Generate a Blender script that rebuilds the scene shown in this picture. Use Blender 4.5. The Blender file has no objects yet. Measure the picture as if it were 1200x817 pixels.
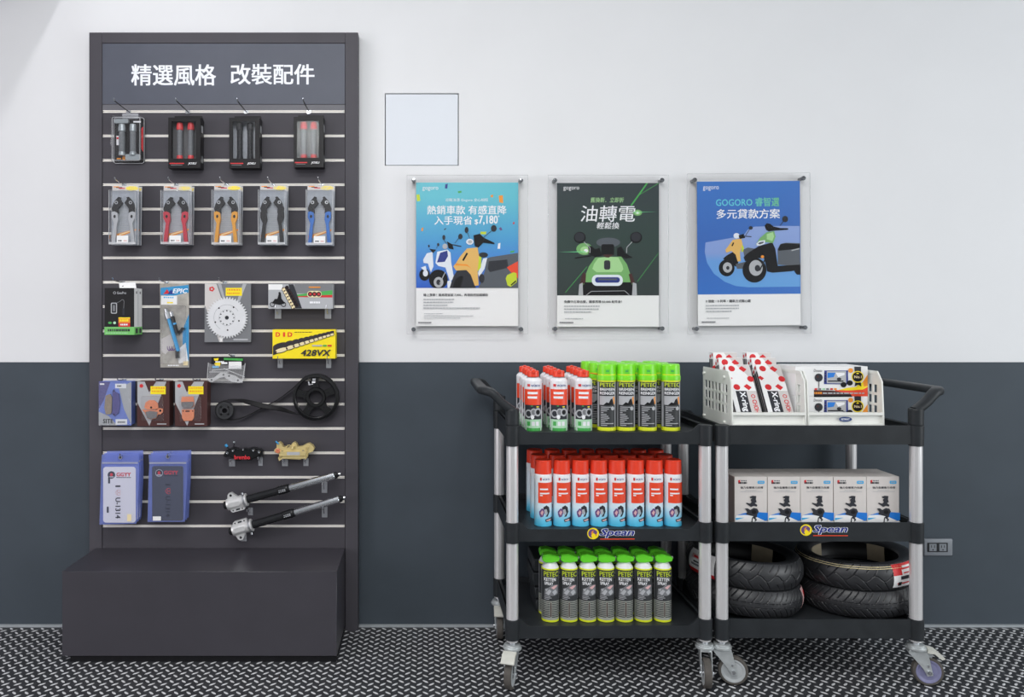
import bpy, bmesh, math, random
from mathutils import Matrix, Vector

PI = math.pi
R = math.radians
random.seed(7)
sc = bpy.context.scene
COL = sc.collection

# ------------------------------------------------------------------ camera, world, lights, exposure
F, CX, CY, H = 930.0, 499.0, 369.0, 1.290          # focal length and horizon of the photograph (1200 px wide)
cam_data = bpy.data.cameras.new('camera')
cam = bpy.data.objects.new('camera', cam_data)
COL.objects.link(cam)
cam.location = (0, 0, H)
cam.rotation_euler = (R(90), 0, 0)
cam_data.sensor_width = 36
cam_data.lens = F / 1200 * 36
cam_data.shift_x = (600 - CX) / 1200
cam_data.shift_y = -(408.5 - CY) / 1200
cam_data.clip_start = 0.05
sc.camera = cam

world = bpy.data.worlds.new('world')
sc.world = world
world.use_nodes = True
world.node_tree.nodes['Background'].inputs[0].default_value = (0.93, 0.97, 1.0, 1)
world.node_tree.nodes['Background'].inputs[1].default_value = 0.52

def area(name, loc, target, sx, sy, power, color=(1, 1, 1)):
    d = bpy.data.lights.new(name, 'AREA')
    d.shape = 'RECTANGLE'
    d.size, d.size_y, d.energy, d.color = sx, sy, power, color
    o = bpy.data.objects.new(name, d)
    COL.objects.link(o)
    o.location = loc
    o.rotation_euler = (Vector(target) - Vector(loc)).to_track_quat('-Z', 'Y').to_euler()
    return o

area('strip_light', (-1.25, 1.65, 3.12), (-1.25, 1.65, 0), 0.05, 2.4, 10, (1.0, 0.98, 1.0))
area('ceiling_light_near', (-0.05, 1.0, 3.15), (0.05, 1.25, 0), 1.6, 0.5, 40, (1.0, 0.99, 0.97))
area('ceiling_light_far', (-0.3, -1.2, 3.15), (-0.3, 0.8, 0.6), 2.6, 0.8, 78, (0.99, 1.0, 1.0))
area('added_fill_right', (4.6, 0.5, 1.3), (1.6, 3.2, 0.8), 2.2, 2.0, 66, (0.94, 0.98, 1.0))  # added bluish fill, no real source; brightens the lower right wall
area('added_fill_left', (-4.2, 0.3, 1.3), (-1.2, 3.2, 0.8), 2.0, 2.0, 46, (1.0, 0.94, 0.99))  # added pinkish fill, no real source; lifts and tints the left side

sc.view_settings.view_transform = 'Standard'
sc.view_settings.look = 'None'
sc.view_settings.gamma = 1
sc.view_settings.use_curve_mapping = False
sc.view_settings.exposure = 0.02

# ------------------------------------------------------------------ materials
def lin(c):
    return tuple(((v / 255) / 12.92 if v / 255 <= 0.04045 else ((v / 255 + 0.055) / 1.055) ** 2.4) for v in c)

MATS = {}

def mat(name, rgb, rough=0.5, metal=0.0, noise=0.0, scale=40.0, bump=0.0, stretch=None, coat=0.0, spec=None):
    if spec is None:
        spec = 0.22 if max(rgb) < 90 and rough > 0.3 else 0.5
    m = bpy.data.materials.new(name)
    m.use_nodes = True
    nt = m.node_tree
    b = nt.nodes['Principled BSDF']
    b.inputs['Base Color'].default_value = (*lin(rgb), 1)
    b.inputs['Roughness'].default_value = rough
    b.inputs['Metallic'].default_value = metal
    b.inputs['Coat Weight'].default_value = coat
    b.inputs['Specular IOR Level'].default_value = spec
    if noise or bump:
        tc = nt.nodes.new('ShaderNodeTexCoord')
        mp = nt.nodes.new('ShaderNodeMapping')
        if stretch:
            mp.inputs['Scale'].default_value = stretch
        nz = nt.nodes.new('ShaderNodeTexNoise')
        nz.inputs['Scale'].default_value = scale
        nz.inputs['Detail'].default_value = 5
        nt.links.new(tc.outputs['Object'], mp.inputs[0])
        nt.links.new(mp.outputs[0], nz.inputs['Vector'])
        if noise:
            rp = nt.nodes.new('ShaderNodeValToRGB')
            lo = tuple(v * (1 - noise) for v in lin(rgb))
            hi = tuple(min(1, v * (1 + noise)) for v in lin(rgb))
            rp.color_ramp.elements[0].color = (*lo, 1)
            rp.color_ramp.elements[0].position = 0.3
            rp.color_ramp.elements[1].color = (*hi, 1)
            rp.color_ramp.elements[1].position = 0.7
            nt.links.new(nz.outputs['Fac'], rp.inputs[0])
            nt.links.new(rp.outputs[0], b.inputs['Base Color'])
        if bump:
            bp = nt.nodes.new('ShaderNodeBump')
            bp.inputs['Strength'].default_value = bump
            bp.inputs['Distance'].default_value = 0.002
            nt.links.new(nz.outputs['Fac'], bp.inputs['Height'])
            nt.links.new(bp.outputs[0], b.inputs['Normal'])
    MATS[name] = m
    return m

def mat_gradient(name, stops, axis='Z', rough=0.35):
    """Printed artwork whose ink runs from one colour to another (stops along the generated axis)."""
    m = mat(name, stops[0][1], rough)
    nt = m.node_tree
    tc = nt.nodes.new('ShaderNodeTexCoord')
    sp = nt.nodes.new('ShaderNodeSeparateXYZ')
    rp = nt.nodes.new('ShaderNodeValToRGB')
    nt.links.new(tc.outputs['Generated'], sp.inputs[0])
    nt.links.new(sp.outputs[axis], rp.inputs[0])
    el = rp.color_ramp.elements
    while len(el) < len(stops):
        el.new(0.5)
    for e, (p, c) in zip(el, stops):
        e.position = p
        e.color = (*lin(c), 1)
    nt.links.new(rp.outputs[0], nt.nodes['Principled BSDF'].inputs['Base Color'])
    return m

def mat_clear(name, tint=(1, 1, 1), refl=0.06, rough=0.06, white=0.0, white_col=(0.85, 0.87, 0.92)):
    """Thin clear plastic: mostly transparent, a little mirror, optionally a milky share."""
    m = bpy.data.materials.new(name)
    m.use_nodes = True
    nt = m.node_tree
    nt.nodes.remove(nt.nodes['Principled BSDF'])
    out = nt.nodes['Material Output']
    tr = nt.nodes.new('ShaderNodeBsdfTransparent')
    tr.inputs[0].default_value = (*tint, 1)
    gl = nt.nodes.new('ShaderNodeBsdfGlossy')
    gl.inputs['Roughness'].default_value = rough
    lw = nt.nodes.new('ShaderNodeLayerWeight')
    lw.inputs[0].default_value = 0.2
    ad = nt.nodes.new('ShaderNodeMath')
    ad.operation = 'MULTIPLY_ADD'
    ad.inputs[1].default_value = 0.35
    ad.inputs[2].default_value = refl
    nt.links.new(lw.outputs['Fresnel'], ad.inputs[0])
    mx = nt.nodes.new('ShaderNodeMixShader')
    nt.links.new(ad.outputs[0], mx.inputs[0])
    nt.links.new(tr.outputs[0], mx.inputs[1])
    nt.links.new(gl.outputs[0], mx.inputs[2])
    last = mx
    if white:
        df = nt.nodes.new('ShaderNodeBsdfDiffuse')
        df.inputs[0].default_value = (*white_col, 1)
        m2 = nt.nodes.new('ShaderNodeMixShader')
        m2.inputs[0].default_value = white
        nt.links.new(mx.outputs[0], m2.inputs[1])
        nt.links.new(df.outputs[0], m2.inputs[2])
        last = m2
    nt.links.new(last.outputs[0], out.inputs[0])
    MATS[name] = m
    return m

mat('white_wall', (228, 229, 231), 0.75, noise=0.012, scale=3)
mat('grey_wall', (70, 78, 86), 0.62, noise=0.05, scale=6)
mat('hatch_white', (222, 227, 234), 0.6, noise=0.01, scale=5)
mat('gap_dark', (60, 62, 70), 0.8)
mat('seal_light', (164, 170, 174), 0.5, noise=0.08, scale=30)
mat('ceiling_white', (235, 236, 238), 0.8, noise=0.01, scale=4)
mat('floor_base', (56, 57, 60), 0.40, noise=0.16, scale=9, bump=0.05)
mat('floor_mark', (226, 227, 229), 0.34, metal=0.25, noise=0.1, scale=60)
mat('panel_grey', (76, 74, 80), 0.50, noise=0.05, scale=5, stretch=(1, 1, 0.25))
mat('panel_field', (72, 70, 76), 0.52, noise=0.06, scale=6, stretch=(0.4, 1, 2.0))
mat('header_blue', (78, 82, 95), 0.5, noise=0.05, scale=7)
mat('header_strip', (98, 98, 104), 0.5, noise=0.04, scale=7)
mat('plinth_grey', (60, 58, 65), 0.30, noise=0.05, scale=9, spec=0.7)
mat('kick_black', (22, 22, 25), 0.6, noise=0.1, scale=20)
mat('rail_alu', (250, 246, 240), 0.35, metal=0.0, noise=0.05, scale=30, stretch=(0.05, 1, 1))
mat('letter_white', (240, 243, 250), 0.5)
mat('chrome', (215, 218, 222), 0.16, metal=1.0, noise=0.04, scale=50)
mat('standoff_chrome', (132, 134, 138), 0.14, metal=1.0, noise=0.05, scale=50)
mat('steel', (190, 192, 196), 0.30, metal=0.9, noise=0.08, scale=60)
mat('zinc', (206, 211, 212), 0.32, metal=0.6, noise=0.12, scale=40)
mat('cast_alu', (228, 228, 228), 0.32, metal=0.5, noise=0.08, scale=50, bump=0.15)
mat('post_alu', (226, 225, 226), 0.26, metal=0.45, noise=0.02, scale=20, stretch=(1, 1, 0.1))
mat('dark_wire', (40, 40, 44), 0.35, metal=0.5)
mat('plastic_black', (44, 47, 50), 0.40, noise=0.14, scale=18, bump=0.06)
mat('plastic_black_gloss', (13, 13, 15), 0.22, noise=0.1, scale=20)
mat('rubber', (42, 43, 46), 0.42, noise=0.10, scale=25, spec=0.6)
mat('rubber_grey', (88, 84, 80), 0.6, noise=0.12, scale=50)
mat('wheel_grey', (178, 182, 184), 0.4, noise=0.06, scale=40)
mat('wheel_blue', (128, 128, 162), 0.4, noise=0.06, scale=40)
mat('pedal_white', (205, 205, 196), 0.45, noise=0.06, scale=40)
mat('bin_white', (232, 233, 228), 0.38, noise=0.02, scale=20)
mat('blue_oval', (35, 62, 120), 0.4)
mat('outlet_grey', (128, 133, 140), 0.4, noise=0.05, scale=30)
mat('outlet_dark', (38, 40, 44), 0.5)
mat('cardboard', (176, 164, 140), 0.8, noise=0.06, scale=40)
mat('paper_white', (238, 238, 238), 0.6)
mat('paper_grey', (206, 202, 200), 0.6, noise=0.02, scale=25)
mat('carton_grey', (214, 208, 204), 0.62, noise=0.025, scale=25)
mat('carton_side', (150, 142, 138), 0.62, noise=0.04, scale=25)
mat('ink_black', (24, 24, 27), 0.5)
mat('ink_dark', (52, 54, 60), 0.5)
mat('ink_grey', (120, 122, 126), 0.5)
mat('ink_light', (178, 180, 184), 0.5)
mat('ink_white', (240, 241, 244), 0.5)
mat('ink_red', (210, 38, 44), 0.45)
mat('ink_orange_red', (235, 72, 38), 0.4)
mat('ink_orange', (240, 150, 40), 0.45)
mat('ink_peri', (112, 134, 214), 0.4, noise=0.04, scale=30)
mat('box_green', (116, 196, 104), 0.45)
mat('ink_yellow', (250, 226, 20), 0.45)
mat('ink_lime', (196, 214, 40), 0.45)
mat('ink_green', (70, 170, 80), 0.45)
mat('ink_mint', (178, 220, 186), 0.45)
mat('ink_blue', (20, 120, 214), 0.45)
mat('ink_sky', (40, 170, 230), 0.45)
mat('ink_navy', (28, 46, 132), 0.45)
mat('ink_purple', (104, 72, 128), 0.45)
mat('ink_teal', (110, 205, 215), 0.45)
mat('ink_pink', (222, 178, 178), 0.5)
mat('ink_brown', (78, 50, 49), 0.5)
mat('ink_silver', (176, 178, 182), 0.4, noise=0.03, scale=20)
mat('ink_cream', (238, 222, 176), 0.5)
mat('red_cap', (236, 66, 40), 0.35, noise=0.02, scale=30)
mat('red_cap_deep', (220, 58, 46), 0.35, noise=0.02, scale=30)
mat('green_cap', (128, 226, 42), 0.32, noise=0.03, scale=30)
mat('green_cap_deep', (104, 216, 48), 0.34, noise=0.03, scale=30)
mat('can_white', (232, 232, 236), 0.32, noise=0.01, scale=20)
mat('can_dark', (62, 64, 66), 0.34, noise=0.04, scale=25)
mat('can_silver', (176, 180, 170), 0.4, metal=0.3)
mat('lime_band', (222, 232, 40), 0.4)
mat_gradient('can_blue', [(0.0, (70, 186, 226)), (0.12, (110, 205, 238)), (0.36, (214, 234, 244)), (1.0, (228, 236, 244))], 'Z', 0.32)
mat('grip_grey', (112, 116, 120), 0.55, noise=0.08, scale=80)
mat('grip_red', (214, 66, 70), 0.35)
mat('grip_black', (44, 45, 48), 0.4, noise=0.08, scale=80)
mat('grip_silver', (168, 176, 180), 0.3, metal=0.5)
mat('tray_grey', (98, 99, 102), 0.5)
mat('carton_black', (34, 33, 35), 0.38, noise=0.08, scale=25)
mat('card_silver', (172, 177, 186), 0.4, noise=0.1, scale=70)
mat('lever_black', (42, 41, 43), 0.4, noise=0.06, scale=50)
mat('lever_silver', (192, 194, 198), 0.32, metal=0.5)
mat('lever_red', (196, 56, 72), 0.34, metal=0.2)
mat('lever_gold', (228, 160, 60), 0.34, metal=0.2)
mat('lever_blue', (52, 108, 186), 0.34, metal=0.2)
mat('sprocket', (226, 227, 230), 0.38, metal=0.2, noise=0.03, scale=30)
mat('pad_copper', (224, 140, 104), 0.45, noise=0.06, scale=60)
mat('pad_grey', (122, 120, 122), 0.7, noise=0.1, scale=120)
mat('pad_beige', (150, 136, 120), 0.7, noise=0.1, scale=120)
mat('pad_purple', (84, 80, 140), 0.5, noise=0.08, scale=60)
mat('gold_caliper', (222, 202, 142), 0.34, metal=0.35, noise=0.05, scale=50)
mat('black_caliper', (30, 31, 33), 0.32, noise=0.08, scale=50)
mat('brembo_red', (226, 52, 62), 0.4)
mat('tube_black', (26, 27, 30), 0.2, noise=0.05, scale=20)
mat('shock_blue', (70, 160, 216), 0.26, metal=0.3)
mat('bag_plate_white', (222, 222, 228), 0.4)
mat('bag_plate_dark', (66, 70, 76), 0.35, noise=0.05, scale=9)
mat('stone_print', (170, 166, 158), 0.5, noise=0.28, scale=26)
mat('belt_black', (30, 30, 32), 0.5, noise=0.1, scale=40)
mat('wall_art_white', (226, 232, 240), 0.45)
mat_gradient('art_teal_blue', [(0.25, (30, 86, 190)), (0.42, (66, 128, 214)), (0.6, (70, 156, 208)), (0.9, (92, 190, 206))])
mat_gradient('art_dark_green', [(0.2, (58, 66, 66)), (0.6, (58, 74, 70)), (1.0, (62, 70, 74))])
mat_gradient('art_blue', [(0.2, (48, 112, 196)), (0.6, (52, 104, 184)), (1.0, (60, 118, 196))])
mat_gradient('art_lavender', [(0.2, (96, 164, 222)), (0.45, (104, 158, 220)), (0.5, (132, 158, 214)), (0.8, (150, 172, 222))])
mat('art_yellow', (228, 182, 98), 0.4)
mat('art_green', (118, 176, 104), 0.4)
mat('art_green_light', (168, 214, 150), 0.4)
mat('art_glow', (110, 220, 150), 0.4)
mat('art_grey', (84, 90, 98), 0.4)
mat_gradient('art_title', [(0.0, (100, 205, 225)), (0.45, (104, 208, 214)), (0.8, (120, 208, 130))], 'X')
mat_clear('clear_acrylic', (1.0, 1.0, 1.0), 0.0, 0.05)
mat_clear('clear_edge_glint', (0.97, 0.97, 0.98), 0.12, 0.08, 0.45, (0.9, 0.91, 0.93))  # milky colour stands in for highlights along clear plastic edges
mat_clear('crumpled_bag', (0.96, 0.96, 0.97), 0.10, 0.12, 0.16, (0.9, 0.9, 0.92))
mat_clear('clear_blister', (0.97, 0.975, 0.98), 0.03, 0.07, 0.02)
mat_clear('clear_film', (0.985, 0.985, 0.99), 0.02, 0.1, 0.01)
mat_clear('clear_bracket', (0.90, 0.91, 0.93), 0.12, 0.1, 0.26)
mat_clear('blue_film', (0.62, 0.68, 0.98), 0.06, 0.12, 0.5, (0.22, 0.30, 0.78))
mat_clear('blue_film_front', (0.97, 0.97, 1.0), 0.04, 0.10, 0.09, (0.55, 0.60, 0.92))

# ------------------------------------------------------------------ mesh helpers
def W(px, py, Y):
    """Point of the place seen at photograph pixel (px, py) at distance Y from the camera plane."""
    return Vector(((px - CX) * Y / F, Y, H + (CY - py) * Y / F))

TEXT = {}

def text_shape(s, bold=0.0, shear=0.0):
    key = (s, bold, shear)
    if key not in TEXT:
        cu = bpy.data.curves.new('lettering_source', 'FONT')
        cu.body = s
        cu.size = 1
        cu.resolution_u = 2
        cu.shear = shear
        ob = bpy.data.objects.new('lettering_source', cu)
        COL.objects.link(ob)
        dg = bpy.context.evaluated_depsgraph_get()
        me = bpy.data.meshes.new_from_object(ob.evaluated_get(dg))
        vs = [(v.co.x, v.co.y) for v in me.vertices]
        fs = [tuple(p.vertices) for p in me.polygons]
        bpy.data.objects.remove(ob)
        bpy.data.curves.remove(cu)
        bpy.data.meshes.remove(me)
        x0 = min(v[0] for v in vs); x1 = max(v[0] for v in vs)
        y0 = min(v[1] for v in vs); y1 = max(v[1] for v in vs)
        if bold:                                  # heavier strokes: the same glyphs laid over themselves a little apart
            bold *= .8
            n, v0, f0 = len(vs), vs, fs
            vs, fs = [], []
            for q, (dx, dy) in enumerate(((-1, -.6), (1, -.6), (-1, .6), (1, .6), (0, 0))):
                vs += [(x + dx * bold, y + dy * bold, q * .00003) for x, y in v0]
                fs += [tuple(i + q * n for i in f) for f in f0]
            x0 -= bold; x1 += bold; y0 -= bold * .6; y1 += bold * .6
        TEXT[key] = ([((v[0] - x0) / (x1 - x0), (y1 - v[1]) / (y1 - y0), v[2] if len(v) > 2 else 0.0) for v in vs], fs, (x1 - x0) / (y1 - y0))
    return TEXT[key]

def rr(x0, y0, x1, y1, r, n=4):
    out = []
    for cx, cy, a in ((x1 - r, y0 + r, -90), (x1 - r, y1 - r, 0), (x0 + r, y1 - r, 90), (x0 + r, y0 + r, 180)):
        for i in range(n + 1):
            t = R(a + 90 * i / n)
            out.append((cx + r * math.cos(t), cy + r * math.sin(t)))
    return out

def el(cx, cy, rx, ry, n=24):
    return [(cx + rx * math.cos(2 * PI * i / n), cy + ry * math.sin(2 * PI * i / n)) for i in range(n)]

def Q(ox, oy, s):
    return lambda pts: [(ox + x / s, oy + y / s) for x, y in pts]

class MB:
    """Collects geometry with materials and links it as ONE mesh object."""
    def __init__(s):
        s.v, s.f, s.mi, s.mats, s.M, s.h, s.sub = [], [], [], [], None, 0.0002, 1
        s.map = lambda a, b, h: (a, -h, -b)
    def pxm(s, k, pxc, pyb, y0=0.0):
        s.map = lambda a, b, h: ((a - pxc) * k, y0 - h, (pyb - b) * k)
        s.h = 0.0002
        return s
    def add(s, vs, fs, m):
        o = len(s.v)
        s.v.extend((s.M @ Vector(p)) if s.M else Vector(p) for p in vs)
        if m not in s.mats:
            s.mats.append(m)
        k = s.mats.index(m)
        for f in fs:
            s.f.append([i + o for i in f])
            s.mi.append(k)
        return s
    # ---- solids
    def box(s, x0, x1, y0, y1, z0, z1, m, bev=0.0, seg=1):
        bm = bmesh.new()
        bmesh.ops.create_cube(bm, size=1)
        for v in bm.verts:
            v.co = Vector(((x0 + x1) / 2 + v.co.x * (x1 - x0), (y0 + y1) / 2 + v.co.y * (y1 - y0), (z0 + z1) / 2 + v.co.z * (z1 - z0)))
        if bev:
            bmesh.ops.bevel(bm, geom=bm.edges[:], offset=bev, segments=seg, affect='EDGES', profile=0.5)
        bm.verts.index_update()
        s.add([v.co.copy() for v in bm.verts], [[v.index for v in f.verts] for f in bm.faces], m)
        bm.free()
        return s
    def sweep(s, prof, pts, m, closed=False, up=None, scales=None, cap=True, twists=None):
        pts = [Vector(p) for p in pts]
        n, k = len(pts), len(prof)
        tang = []
        for i in range(n):
            a = pts[(i - 1) % n] if (closed or i > 0) else pts[0]
            b = pts[(i + 1) % n] if (closed or i < n - 1) else pts[-1]
            tang.append((b - a).normalized())
        u = Vector(up) if up else (Vector((0, 0, 1)) if abs(tang[0].z) < 0.9 else Vector((0, 1, 0)))
        vs = []
        for i in range(n):
            t = tang[i]
            uu = Vector(up) if up else u
            side = t.cross(uu)
            if side.length < 1e-6:
                side = t.orthogonal()
            side.normalize()
            uu = side.cross(t).normalized()
            u = uu
            if twists:
                q = Matrix.Rotation(twists[i], 3, t)
                side, uu = q @ side, q @ uu
            c = scales[i] if scales else 1.0
            for a, b in prof:
                vs.append(pts[i] + side * (a * c) + uu * (b * c))
        fs = []
        for i in range(n if closed else n - 1):
            j = (i + 1) % n
            for q in range(k):
                q2 = (q + 1) % k
                fs.append([i * k + q, i * k + q2, j * k + q2, j * k + q])
        if cap and not closed:
            fs.append(list(range(k))[::-1])
            fs.append([(n - 1) * k + q for q in range(k)])
        return s.add(vs, fs, m)
    def tube(s, pts, r, m, n=10, closed=False, scales=None):
        return s.sweep([(r * math.cos(2 * PI * i / n), r * math.sin(2 * PI * i / n)) for i in range(n)], pts, m, closed, None, scales)
    def cyl(s, p0, p1, r, m, r1=None, n=20):
        p0, p1 = Vector(p0), Vector(p1)
        return s.tube([p0, p1], r, m, n, False, [1.0, (r if r1 is None else r1) / r])
    def lathe(s, prof, m, n=32, c=(0, 0, 0), closed=False, caps=True):
        """prof: (radius, z) or (radius, z, material) from bottom to top."""
        c = Vector(c)
        rows = [[c + Vector((p[0] * math.cos(2 * PI * i / n), p[0] * math.sin(2 * PI * i / n), p[1])) for i in range(n)] for p in prof]
        for j in range(len(prof) if closed else len(prof) - 1):
            j2 = (j + 1) % len(prof)
            mm = prof[j2][2] if len(prof[j2]) > 2 else m
            s.add(rows[j] + rows[j2], [[i, (i + 1) % n, n + (i + 1) % n, n + i] for i in range(n)], mm)
        if not closed and caps:
            if prof[0][0] > 1e-5:
                s.add(rows[0], [list(range(n))[::-1]], prof[1][2] if len(prof[1]) > 2 else m)
            if prof[-1][0] > 1e-5:
                s.add(rows[-1], [list(range(n))], prof[-1][2] if len(prof[-1]) > 2 else m)
        return s
    def prism(s, poly, h0, h1, m, front=None):
        n = len(poly)
        vs = [s.map(a, b, h0) for a, b in poly] + [s.map(a, b, h1) for a, b in poly]
        fs = [list(range(n))] + [[i, (i + 1) % n, n + (i + 1) % n, n + i] for i in range(n)]
        s.add(vs, fs, m)
        return s.add(vs[n:], [list(range(n))], front or m)
    def plate(s, us, vs_, holes, h0, h1, m, warp=None):
        """A plate on a grid with rectangular openings cut through it."""
        nu, nv = len(us), len(vs_)
        idx = lambda i, j, l: (l * nv + j) * nu + i
        pts = []
        for l in (h0, h1):
            for j in range(nv):
                for i in range(nu):
                    a, b = us[i], vs_[j]
                    if warp:
                        a, b = warp(a, b)
                    pts.append(s.map(a, b, l))
        fs = []
        full = lambda i, j: 0 <= i < nu - 1 and 0 <= j < nv - 1 and (i, j) not in holes
        for i in range(nu - 1):
            for j in range(nv - 1):
                if not full(i, j):
                    continue
                for l in (0, 1):
                    fs.append([idx(i, j, l), idx(i + 1, j, l), idx(i + 1, j + 1, l), idx(i, j + 1, l)])
                for di, dj, e in ((-1, 0, ((0, 0), (0, 1))), (1, 0, ((1, 0), (1, 1))), (0, -1, ((0, 0), (1, 0))), (0, 1, ((0, 1), (1, 1)))):
                    if not full(i + di, j + dj):
                        (a, b), (c, d) = e
                        fs.append([idx(i + a, j + b, 0), idx(i + c, j + d, 0), idx(i + c, j + d, 1), idx(i + a, j + b, 1)])
        return s.add(pts, fs, m)
    # ---- print on a surface, in picture coordinates (second one runs down), each layer a hair above the last
    def lay(s):
        s.h += 0.00004
        return s.h
    def strips(s, pts, step=2.2):
        """Cuts a flat outline into narrow upright strips so that it can follow a curved side."""
        def half(P, x, keep_right):
            out = []
            for (ax, ay), (bx, by) in zip(P, P[1:] + P[:1]):
                ia, ib = (ax >= x) == keep_right or ax == x, (bx >= x) == keep_right or bx == x
                if ia:
                    out.append((ax, ay))
                if ia != ib and ax != bx:
                    t_ = (x - ax) / (bx - ax)
                    out.append((x, ay + (by - ay) * t_))
            return out
        lo, hi = min(p[0] for p in pts), max(p[0] for p in pts)
        k = math.floor(lo / step)
        while k * step < hi:
            P = half(half(list(pts), k * step, True), (k + 1) * step, False)
            if len(P) > 2:
                yield P
            k += 1
    def poly(s, pts, m):
        h = s.lay()
        if s.sub > 1:
            for P in s.strips(pts):
                s.add([s.map(a, b, h) for a, b in P], [list(range(len(P)))], m)
            return s
        return s.add([s.map(a, b, h) for a, b in pts], [list(range(len(pts)))], m)
    def rect(s, x0, y0, x1, y1, m):
        h = s.lay()
        n = s.sub
        vs = []
        for i in range(n + 1):
            a = x0 + (x1 - x0) * i / n
            vs += [s.map(a, y0, h), s.map(a, y1, h)]
        return s.add(vs, [[2 * i, 2 * i + 1, 2 * i + 3, 2 * i + 2] for i in range(n)], m)
    def ell(s, cx, cy, rx, ry, m, n=24):
        return s.poly(el(cx, cy, rx, ry, n), m)
    def ring(s, cx, cy, rx, ry, w, m, n=28, a0=0, a1=360):
        h = s.lay()
        full = a1 - a0 >= 360
        vs = []
        for i in range(n + (0 if full else 1)):
            t = R(a0 + (a1 - a0) * i / n)
            for q in (1, 1 - w / rx):
                vs.append(s.map(cx + rx * q * math.cos(t), cy + ry * q * math.sin(t), h))
        k = len(vs) // 2
        return s.add(vs, [[2 * i, 2 * i + 1, (2 * i + 3) % (2 * k), (2 * i + 2) % (2 * k)] for i in range(k if full else k - 1)], m)
    def line(s, pts, w, m):
        for (x0, y0), (x1, y1) in zip(pts, pts[1:]):
            d = math.hypot(x1 - x0, y1 - y0) or 1
            nx, ny = -(y1 - y0) / d * w / 2, (x1 - x0) / d * w / 2
            s.poly([(x0 + nx, y0 + ny), (x1 + nx, y1 + ny), (x1 - nx, y1 - ny), (x0 - nx, y0 - ny)], m)
        return s
    def text(s, t, x0, y0, x1, y1, m, bold=0.0, shear=0.0, rot=0, keep=False):
        vs, fs, asp = text_shape(t, bold, shear)
        h = s.lay()
        w, hh = x1 - x0, y1 - y0
        out = []
        for a, b, up in vs:
            if rot == 90:
                a, b = 1 - b, a          # reads downwards
            out.append((x0 + a * w, y0 + b * hh, h + up))
        s.h += .00013 if bold else 0
        if s.sub > 1:
            for f in fs:
                up = out[f[0]][2]
                for P in s.strips([out[i][:2] for i in f]):
                    s.add([s.map(a, b, up) for a, b in P], [list(range(len(P)))], m)
            return s
        out = [s.map(*p) for p in out]
        return s.add(out, fs, m)
    def small_print(s, x0, y0, x1, y1, m, word=3.0, gap=0.6):
        x = x0
        while x < x1 - gap:
            w = min(word * random.uniform(0.6, 1.6), x1 - x)
            s.rect(x, y0, x + w, y1, m)
            x += w + gap
        return s
    # ---- link
    def build(s, name, parent=None, loc=None, world=False, smooth=38):
        me = bpy.data.meshes.new(name)
        off = Vector((0, 0, 0))
        if world:
            off = parent.location if parent else Vector(loc)
        me.from_pydata([v - off for v in s.v], [], s.f)
        for m in s.mats:
            me.materials.append(MATS[m])
        me.polygons.foreach_set('material_index', s.mi)
        bm = bmesh.new()
        bm.from_mesh(me)
        bmesh.ops.recalc_face_normals(bm, faces=bm.faces[:])
        bm.to_mesh(me)
        bm.free()
        me.polygons.foreach_set('use_smooth', [True] * len(me.polygons))
        me.set_sharp_from_angle(angle=R(smooth))
        me.update()
        o = bpy.data.objects.new(name, me)
        COL.objects.link(o)
        if parent:
            o.parent = parent
        if loc is not None:
            o.location = loc
        return o

def tag(o, label, cat, group=None):
    o['label'] = label
    o['category'] = cat
    if group:
        o['group'] = group
    return o

def thing(name, label, cat, loc=(0, 0, 0), rotz=0.0, group=None):
    o = bpy.data.objects.new(name, None)
    o.empty_display_size = 0.05
    COL.objects.link(o)
    o.location = loc
    o.rotation_euler = (0, 0, rotz)
    return tag(o, label, cat, group)

def dup(root, loc, rotz=None, label=None):
    """A copy of a thing together with copies of its parts and sub-parts."""
    def cp(o, par):
        c = o.copy()
        COL.objects.link(c)
        if par:
            c.parent = par
        for ch in list(o.children):
            cp(ch, c)
        return c
    r = cp(root, None)
    r.location = loc
    if rotz is not None:
        r.rotation_euler = (0, 0, rotz)
    if label:
        r['label'] = label
    return r

def structure(o):
    o['kind'] = 'structure'
    return o

ORD = ['first', 'second', 'third', 'fourth', 'fifth', 'sixth', 'seventh', 'eighth', 'ninth']

# ------------------------------------------------------------------ the room
YW = 3.286                                   # the back wall
def wx(px, Y=YW): return (px - CX) * Y / F
def wz(py, Y=YW): return H + (CY - py) * Y / F

HX0, HX1, HZ0, HZ1 = wx(451), wx(537.6), wz(194.2), wz(109.2)
DADO = wz(424.5)
b = MB()
b.box(-4.5, 5.0, YW, YW + .1, -0.02, DADO, 'grey_wall')
b.box(-4.5, 5.0, YW, YW + .1, DADO, HZ0, 'white_wall')
b.box(-4.5, HX0, YW, YW + .1, HZ0, HZ1, 'white_wall')
b.box(HX1, 5.0, YW, YW + .1, HZ0, HZ1, 'white_wall')
b.box(-4.5, 5.0, YW, YW + .1, HZ1, 3.22, 'white_wall')
b.box(HX0, HX1, YW + .03, YW + .1, HZ0, HZ1, 'gap_dark')
structure(b.build('wall_back'))

b = MB().box(-4.5, 5.0, YW - .012, YW - .0005, 0, .009, 'seal_light')
structure(b.build('baseboard_back'))

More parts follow.
